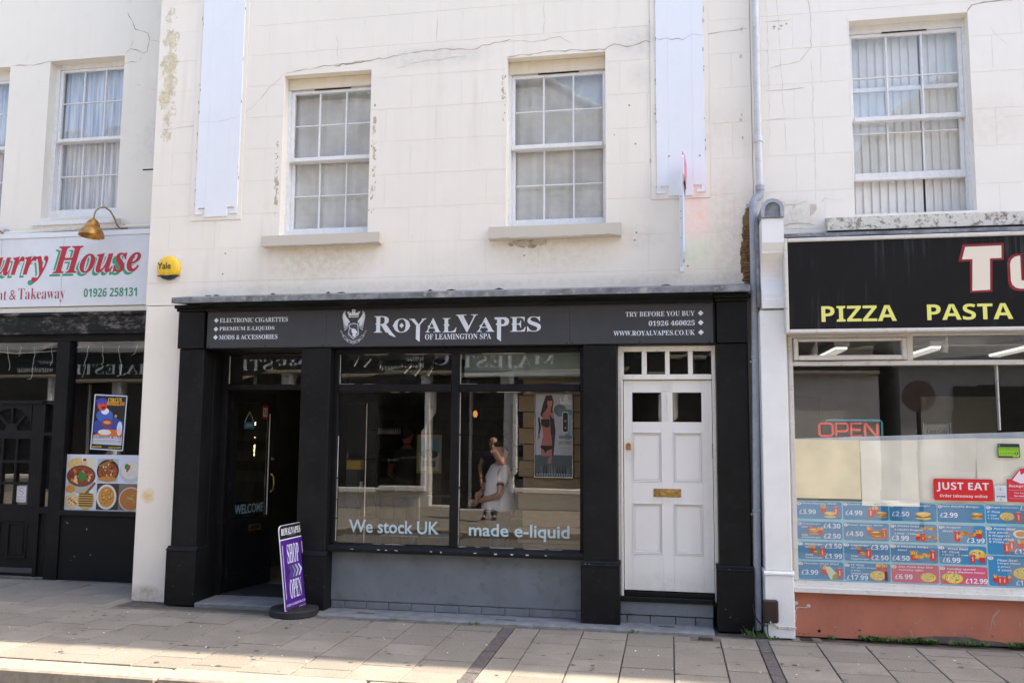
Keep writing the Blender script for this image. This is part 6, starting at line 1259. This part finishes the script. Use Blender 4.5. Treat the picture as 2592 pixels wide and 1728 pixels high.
for x_ in (.03, .395): pr.rect(x_, .10, x_+.008, .60, s2l(215, 218, 235))
for i, c_ in enumerate(((52, 30, 95), (85, 85, 120), (125, 130, 155), (175, 185, 205), (215, 225, 240))): x_ = .055+i*.058; pr.poly([(x_, .29), (x_+.025, .29), (x_+.075, .345), (x_+.025, .40), (x_, .40), (x_+.045, .345)], s2l(*c_))
pr.build('print', ab, o_+Nn2*.0045, Uu, up)

# ================================================================== WEEDS and litter
def weed(loc, n, s_, label, blade=False):
    n, s_ = int(n*1.3), s_*1.35
    rnd = random.Random(int(abs(loc[0])*1000)); m = MB()
    for i in range(n):
        a = rnd.uniform(0, 2*PI); l = s_*rnd.uniform(.4, 1); up_ = rnd.uniform(.4, 1.5) if not blade else rnd.uniform(.8, 2.2)
        b = Vector((loc[0]+rnd.uniform(-s_, s_)*.9, loc[1]+rnd.uniform(-s_, s_)*.22, 0)); t = b+Vector((math.cos(a), math.sin(a)*.6, up_))*l*.5; w_ = (s_*.12 if not blade else s_*.05); sv = Vector((-math.sin(a), math.cos(a), .2))*w_
        md = b.lerp(t, .55)+Vector((0, 0, l*.12))
        m.add([b, md-sv, t, md+sv], [(0, 1, 2, 3)])
        if not blade: m.add([b+Vector((0, 0, .002)), md-sv*.2+Vector((.006, 0, .01)), t+sv*1.4, md+sv*2], [(0, 1, 2, 3)])
    o = m.build('weed', M['leaf'], None); tag(o, label, 'weed', 'weeds along the foot of the shopfronts')
for k_, (x_, n_, s_) in enumerate(((1.64, 34, .055), (1.73, 30, .05), (1.83, 26, .05), (1.95, 34, .05), (2.02, 40, .06), (2.16, 30, .05), (2.34, 24, .045), (2.46, 26, .045), (2.57, 20, .04), (2.82, 40, .06), (2.95, 26, .06))): weed((x_, -.225, 0), n_, s_, ['first', 'second', 'third', 'fourth', 'fifth', 'sixth', 'seventh', 'eighth', 'ninth', 'tenth', 'last'][k_]+' weed clump in the row under the terracotta riser, counted from the left')
weed((1.36, -.235, 0), 14, .04, 'single small weed near the corner of the terracotta riser'); weed((.70, -.34, 0), 46, .08, 'tuft of grass blades at the foot of the downpipe', True); weed((.85, -.36, 0), 14, .04, 'tiny weed at the foot of the white pillar')
weed((-1.78, -.36, 0), 14, .035, 'small weed below the grey stall riser, farther from the white door'); weed((-2.55, -.35, 0), 10, .03, 'tiny weed at the painted step below the words We stock'); weed((-.34, -.37, 0), 10, .035, 'little weed in front of the white front door step')
m = MB(); rnd = random.Random(12)
for i in range(70):
    x_, y_ = rnd.uniform(-7.5, 3.2), rnd.uniform(-2.15, -.42); s_ = rnd.uniform(.004, .013); a = rnd.uniform(0, 3); c_, d_ = math.cos(a)*s_, math.sin(a)*s_
    m.add([(x_-c_, y_-d_, .004), (x_+d_*.6, y_-c_*.6, .005), (x_+c_, y_+d_, .007), (x_-d_*.6, y_+c_*.6, .004)], [(0, 1, 2, 3)])
o = m.build('litter', M['paper_w'], None); kind(o, 'stuff')
m = MB()
for i in range(170):
    x_, y_ = rnd.uniform(-7.5, 3.2), rnd.uniform(-2.15, -.42); s_ = rnd.uniform(.008, .02); P = [(x_+s_*math.cos(t)*1.3*rnd.uniform(.8, 1), y_+s_*math.sin(t)*rnd.uniform(.8, 1), .0035) for t in [k*PI/4 for k in range(8)]]; m.add(P, [tuple(range(8))])
o = m.build('chewing_gum_spots', simple('old_gum', (.09, .085, .08), .8), None); kind(o, 'stuff')

# ================================================================== PEOPLE
def skinned(name, chains, mat, parent, sub=2):
    """one continuous surface grown round a joint tree: chains of (point, radius); a chain may start on an earlier joint"""
    vs, es, rs = [], [], []
    def idx(p):
        for i, v in enumerate(vs):
            if (Vector(v)-Vector(p)).length < 1e-5: return i
        return None
    for ch in chains:
        prev = None
        for (p, r) in ch:
            i = idx(p)
            if i is None: vs.append(p); rs.append(r); i = len(vs)-1
            if prev is not None and prev != i: es.append((prev, i))
            prev = i
    o0 = Vector(vs[0]); me = bpy.data.meshes.new(name); me.from_pydata([tuple(Vector(v)-o0) for v in vs], es, []); me.materials.append(mat)
    ob = bpy.data.objects.new(name, me); link(ob, parent, o0)
    md = ob.modifiers.new('skin', 'SKIN'); md.use_smooth_shade = True
    for i, r in enumerate(rs): me.skin_vertices[0].data[i].radius = (r, r) if not isinstance(r, tuple) else r
    me.skin_vertices[0].data[0].use_root = True
    sb = ob.modifiers.new('sub', 'SUBSURF'); sb.levels = sub; sb.render_levels = sub; return ob
def xf(base, ang):
    c_, s_ = math.cos(ang), math.sin(ang)
    return lambda x, y, z: (base[0]+x*c_-y*s_, base[1]+x*s_+y*c_, base[2]+z)
def head_parts(T, z, parent, skinm, hairm, bald=False, fw=1):
    m = MB(); prof = [(0, -.115), (.035, -.112), (.055, -.09), (.066, -.05), (.074, 0), (.076, .04), (.068, .08), (.045, .108), (0, .118)]
    c = T(0, 0, z)
    m.lathe(prof, c, (0, 0, 1), 18); V = []
    fx, fy = Vector(T(0, -1, 0))-Vector(T(0, 0, 0)), None
    for v in m.V:
        d = Vector(v)-Vector(c); f_ = d.dot(fx); d += fx*(f_*.22); V.append(tuple(Vector(c)+d))
    m.V = V; hd = m.build('head', skinm, parent, smooth=80)
    m = MB()
    p = lambda x, y, zz: T(x, y, z+zz)
    m.tube([p(0, -.088, .02), p(0, -.105, -.015), p(0, -.088, -.03)], [.008, .014, .012], 8); m.build('nose', skinm, hd, smooth=80)
    m = MB().tube([p(-.025, -.086, -.055), p(0, -.092, -.056), p(.025, -.086, -.055)], .005, 6); m.build('mouth', M['skin_red'], hd)
    for s_ in (-1, 1):
        MB().lathe([(0, -.004), (.010, 0), (0, .004)], p(s_*.030, -.083, .012), tuple(fx), 8).build('eye', M['hair'], hd, smooth=80); MB().lathe([(.012, -.006), (.022, 0), (.014, .008), (0, .008)], p(s_*.078, .005, -.005), tuple(Vector(T(s_, .2, 0))-Vector(T(0, 0, 0))), 10).build('ear', skinm, hd, smooth=80)
    if not bald:
        m = MB(); n = 18; V = []; F = []
        for k in range(6):
            ph = PI/2*k/5
            for i in range(n):
                t = 2*PI*i/n; back = .5-.5*math.cos(t-PI/2+PI); lim = .035-.085*max(0, math.sin(t))
                zz = lim+(.128-lim)*math.sin(ph); r = .086*math.cos(ph)**.6 if k < 5 else .001; V.append(p(r*math.cos(t), r*1.15*math.sin(t)+.006, zz))
        for k in range(5):
            for i in range(n): a, b = k*n+i, k*n+(i+1) % n; F.append((a, b, b+n, a+n))
        m.add(V, F); m.build('hair', hairm, hd, smooth=80)
def hand(T, w_, d, side, parent, mat, curl=.5):
    w_ = Vector(w_); d = Vector(d).normalized(); sd_ = Vector(side).normalized(); nn = d.cross(sd_)
    pal = w_+d*.045; ch = [[(tuple(w_), .024), (tuple(pal), .030), (tuple(w_+d*.08), .030)]]
    for i, l in enumerate((.060, .070, .066, .052)):
        b = w_+d*.08+sd_*(-.030+i*.020); m1 = b+d*l*.5; e_ = m1+(d*(1-curl)+nn*curl).normalized()*l*.5
        ch.append([(tuple(w_+d*.08), .030), (tuple(b), .0105), (tuple(m1), .0095), (tuple(e_), .008)])
    tb = w_+d*.03-sd_*.03; ch.append([(tuple(pal), .030), (tuple(tb), .013), (tuple(tb+d*.03-sd_*.012), .011), (tuple(tb+d*.055+nn*.01), .009)])
    return skinned('hand', ch, mat, parent, 1)
def person(label, base, ang, zh, skinm, topm, legm, hairm, arms, bald=False, slv=.5, thick=1.0, lean=(0, 0), cuff=None):
    T = xf(base, ang); P = thing('person', label, 'person', base); k = zh/1.75
    S = lambda x, y, z: T(x*k, y*k, z*k); lx_, ly_ = lean
    pel, bel, che, nek = S(0, 0, .95), S(lx_*.3, ly_*.3, 1.12), S(lx_*.8, ly_*.8, 1.33), S(lx_, ly_, 1.47); hdp = S(lx_*1.1, ly_*1.1-.015, 1.52)
    hips = [S(s_*.095, 0, .90) for s_ in (-1, 1)]; kn = [S(s_*.105, -.02, .50) for s_ in (-1, 1)]; an = [S(s_*.11, .02, .09) for s_ in (-1, 1)]; sh_ = [S(s_*.185+lx_, ly_, 1.41) for s_ in (-1, 1)]
    body = [[(pel, .09*thick), (bel, .10*thick), (che, .115*thick), (nek, .055), (hdp, .05)]]
    for i in (0, 1): body.append([(pel, .09*thick), (hips[i], .075), (kn[i], .058), (an[i], .038), (S((-1, 1)[i]*.115, -.12, .035), .030)])
    for i in (0, 1):
        el, wr = [S(*q) for q in arms[i][:2]]; body.append([(che, .115*thick), (sh_[i], .055), (el, .042), (wr, .028)])
    skinned('body', body, skinm, P)
    m_ = 1.10; top = [[(S(0, 0, .90), .150*thick), (pel, .160*thick), (bel, .138*thick), (che, .152*thick), (S(lx_*.95, ly_*.95, 1.44), .075)]]
    for i in (0, 1):
        el = Vector(S(*arms[i][0])); s0 = Vector(sh_[i]); top.append([(che, .152*thick), (tuple(s0), .068), (tuple(s0.lerp(el, slv)), .060)])
    skinned('shirt', top, topm, P)
    if cuff:
        for i in (0, 1): el = Vector(S(*arms[i][0])); s0 = Vector(sh_[i]); MB().tube([tuple(s0.lerp(el, slv-.03)), tuple(s0.lerp(el, slv+.04))], .062*k, 12).build('cuff', cuff, P, smooth=60)
    leg = [[(S(0, 0, 1.0), .135*thick), (pel, .160*thick), (S(0, 0, .88), .15*thick)]]
    for i in (0, 1): leg.append([(pel, .160*thick), (hips[i], .118), (kn[i], .072), (tuple(Vector(kn[i]).lerp(Vector(an[i]), 1.10)), .070)])
    skinned('trousers', leg, legm, P)
    for i in (0, 1): skinned('shoe', [[(S((-1, 1)[i]*.11, .05, .045), .045), (S((-1, 1)[i]*.115, -.06, .04), .045), (S((-1, 1)[i]*.12, -.15, .032), .034)]], M['shoe'], P, 1)
    Th = lambda x, y, z: S(x/k+lx_*1.15, y/k+ly_*1.15, z/k); head_parts(Th, 1.63*k, P, skinm, hairm, bald)
    for i in (0, 1):
        el, wr = [Vector(S(*q)) for q in arms[i][:2]]; d = (wr-el).normalized(); side = Vector(S(*arms[i][2]))-Vector(S(0, 0, 0)); hand(T, wr, d, side, P, skinm, arms[i][3])
    return P
# man in grey T-shirt just inside the window, side on with folded arms
person('man in a grey T-shirt standing side-on with folded arms behind the shop window', (-1.862, 1.12, .03), math.radians(-62), 1.63, M['skin'], M['tee'], M['denim'], M['hair'], [((-.23, -.12, 1.13), (.06, -.25, 1.12), (0, 0, 1), .5), ((.24, -.05, 1.12), (.0, -.24, 1.04), (0, 0, 1), .5)], slv=.6, thick=1.3, lean=(0, .02), cuff=M['denim'])
# shop customer seen from behind
person('man with short dark hair in a charcoal shirt seen from behind in the shop', (-3.42, 2.75, .03), math.radians(170), 1.78, M['skin_red'], M['charcoal'], M['denim'], M['hair'], [((-.26, -.02, 1.13), (-.22, -.2, 1.05), (0, 0, 1), .3), ((.26, -.02, 1.13), (.22, -.2, 1.05), (0, 0, 1), .3)], slv=.6, thick=1.05)
# man on the phone on the opposite pavement, mirrored in the glass
pA = person('bald man in a navy polo holding a phone to his face on the opposite pavement', (-3.44, -8.3, 0), math.radians(180-12), 1.62, M['skin'], M['polo'], M['denim'], M['hair'], [((-.24, -.12, 1.16), (-.06, -.17, 1.50), (1, 0, 0), .5), ((.27, .02, 1.12), (.24, -.05, .90), (0, 1, 0), .3)], bald=True, slv=.45)
ph_ = tag(bx('phone', M['cable_black'], None, -3.39, -3.32, -8.14, -8.13, 1.40, 1.54, .004), 'dark phone held to the face of the bald man in navy', 'phone')

# ================================================================== OPPOSITE SIDE OF THE STREET (seen in the glass)
OY = -10.5
ob_ = thing('wine_warehouse_building', 'white rendered wine warehouse with dark fascia and hipped slate roof across the street', 'building', (-6, -14, 0))
holes = []; xx = -26.0
bays = []
for i in range(6): b0 = -3.5+5.45*(1-i)-1.9+0.0; bays.append((b0-3.45, b0))
W_H = [(a, b, .45, 2.95) for a, b in bays]+[(b+.12, b+1.75, .03, 2.95) for a, b in bays]
UW = [(x_, x_+1.0, 4.2, 5.3) for x_ in [3.0-2.7*i for i in range(10)]]
wall('wall', M['render_white'], ob_, -31, 4.2, 0, 5.9, OY, OY-.3, W_H+[], None)
MB().box(-31, 4.2, OY-9, OY-4, 0, 5.9).box(-31, 4.2, OY-4, OY-.31, 3.3, 5.9).box(-31, 4.2, OY-4, OY-.31, -.02, .02).build('building_mass', M['room_dark'], ob_)
for a, b in bays:
    MB().quad((b, OY-.06, .47), (a, OY-.06, .47), (a, OY-.06, 2.95), (b, OY-.06, 2.95)).build('pane', M['glass'], ob_); MB().box(a-.02, b+.05, OY-.05, OY+.12, .36, .46, .01).build('sill', M['white_gloss'], ob_); MB().box(b-.06, b+.05, OY-.1, OY+.06, .461, 2.95, .01).build('post', M['white_gloss'], ob_); MB().box(a-.04, a+.05, OY-.1, OY+.06, .461, 2.95, .01).build('post', M['white_gloss'], ob_)
    MB().box(b+.13, b+1.74, OY-.35, OY-.30, .03, 2.9).build('door', M['room_dark'], ob_); MB().box(b+.9, b+.97, OY-.29, OY-.24, .03, 2.9).build('door_post', M['render_grey'], ob_)
MB().box(-31, 4.2, OY+.0005, OY+.14, 2.95, 3.02, .01).build('fascia_trim', simple('cream_trim', (.30, .27, .2), .5), ob_)
MB().box(-31, 4.2, OY+.0005, OY+.10, 3.021, 3.72, .01).build('fascia', M['green_black'], ob_); MB().box(-31, 4.2, OY+.0005, OY+.22, 3.721, 3.86, .02).build('cornice', M['lead_roll'], ob_)
for i in range(11):
    x_ = 2.2-2.75*i; MB().box(x_-.5, x_+.5, OY+.0005, OY+.03, 4.35, 5.5, .01).build('upper_window', M['room_dark'], ob_); MB().box(x_-.6, x_+.6, OY+.0005, OY+.1, 4.25, 4.34, .01).build('upper_sill', M['white_gloss'], ob_)
for i in range(5):
    x0 = -2.42-5.4*i+5.4*(0); pr = PR(.002)
    pr.text('MAJESTIC', 0, 0, 2.72, .30, s2l(235, 240, 242), 'serif', -.01); pr.text('wine', 2.98, .19, 3.42, .32, s2l(230, 235, 235), 'seriti'); pr.text('warehouse', 2.96, -.03, 4.05, .13, s2l(230, 235, 235), 'seriti')
    pr.build('lettering', ob_, (x0, OY+.102, 3.12), (-1, 0, 0), (0, 0, 1))
pr = PR(.002); pr.text('The Wines of Majestic...', 0, 0, .9, .06, s2l(150, 160, 160)); pr.build('lettering', ob_, (-5.55, OY-.04, 1.05), (-1, 0, 0))
# hipped slate roof
R0, R1 = OY+.35, OY-9; ez_, rz_ = 5.9, 11.6; xe, xr = 3.4, -2.9
V = [(xe, R0, ez_), (-31, R0, ez_), (-31, (R0+R1)/2, rz_), (xr, (R0+R1)/2, rz_), (xe, R1, ez_), (-31, R1, ez_)]
MB().add(V, [(0, 1, 2, 3)[::-1], (4, 0, 3)[::-1], (5, 4, 3, 2)[::-1]]).build('roof', M['slate'], ob_)
nrm = Vector((0, (rz_-ez_), -(R1-R0)/2)).normalized()
for k in range(1, 24):
    t = k/24; y_ = R0+((R0+R1)/2-R0)*t; z_ = ez_+(rz_-ez_)*t; xa = xe+(xr-xe)*t
    MB().box(-31, xa-.03, y_-.012, y_+.012, z_-.03, z_+.012).build('slate_course', M['slate'], ob_)
MB().tube([(xe, R0, ez_+.03), (xr, (R0+R1)/2, rz_+.03)], .11, 8).build('hip_roll', M['lead_roll'], ob_); MB().tube([(-31, (R0+R1)/2, rz_+.03), (xr, (R0+R1)/2, rz_+.03)], .11, 8).build('ridge_roll', M['lead_roll'], ob_)
og = thing('opposite_gabled_building', 'tall grey rendered building with pitched gable across the street to the right', 'building', (9, -15, 0))
m = MB(); m.extr([(4.6, 0), (17, 0), (17, 8.2), (10.8, 12.2), (4.6, 8.6)], OY-9, OY, 'y'); m.build('wall', M['render_grey'], og)
for i in range(4):
    for z_ in (1.0, 4.4): MB().box(5.6+i*2.8, 6.9+i*2.8, OY+.0005, OY+.05, z_, z_+1.7, .01).build('window', M['room_dark'], og)
MB().box(4.6, 17, OY+.0005, OY+.25, 3.2, 3.5, .02).build('cornice', M['render_grey'], og)
MB().box(8.2, 8.45, OY+.3, OY+.55, 0, 6, .02).build('rain_pipe', M['cable_black'], og)
sp_ = thing('round_street_sign', 'round backed street sign on a black post across the street', 'sign', (4.6, -9.2, 0)); MB().lathe([(.30, 0), (.30, .02), (0, .02)], (4.6, -9.2, 2.45), (0, 1, 0), 24).build('disc', simple('sign_back', (.09, .06, .055), .6), sp_); MB().tube([(4.6, -9.23, 0), (4.6, -9.23, 2.75)], .04, 10).build('post', M['cable_black'], sp_)
# neighbours further along our side carry the terrace on
nb = thing('terrace_neighbour', 'plain stucco terrace continuing beyond the takeaway to the right', 'building', (20, 4, 0)); MB().box(13.02, 34, 0, 8.5, 0, 9.25).build('wall', M['stucco_right'], nb)
nb = thing('terrace_neighbour', 'plain stucco terrace continuing beyond the curry house to the left', 'building', (-20, 4, 0)); MB().box(-34, -13.02, .85, 8.5, 0, 9.4).build('wall', M['stucco_left'], nb)

bpy.data.scenes.remove(TS)
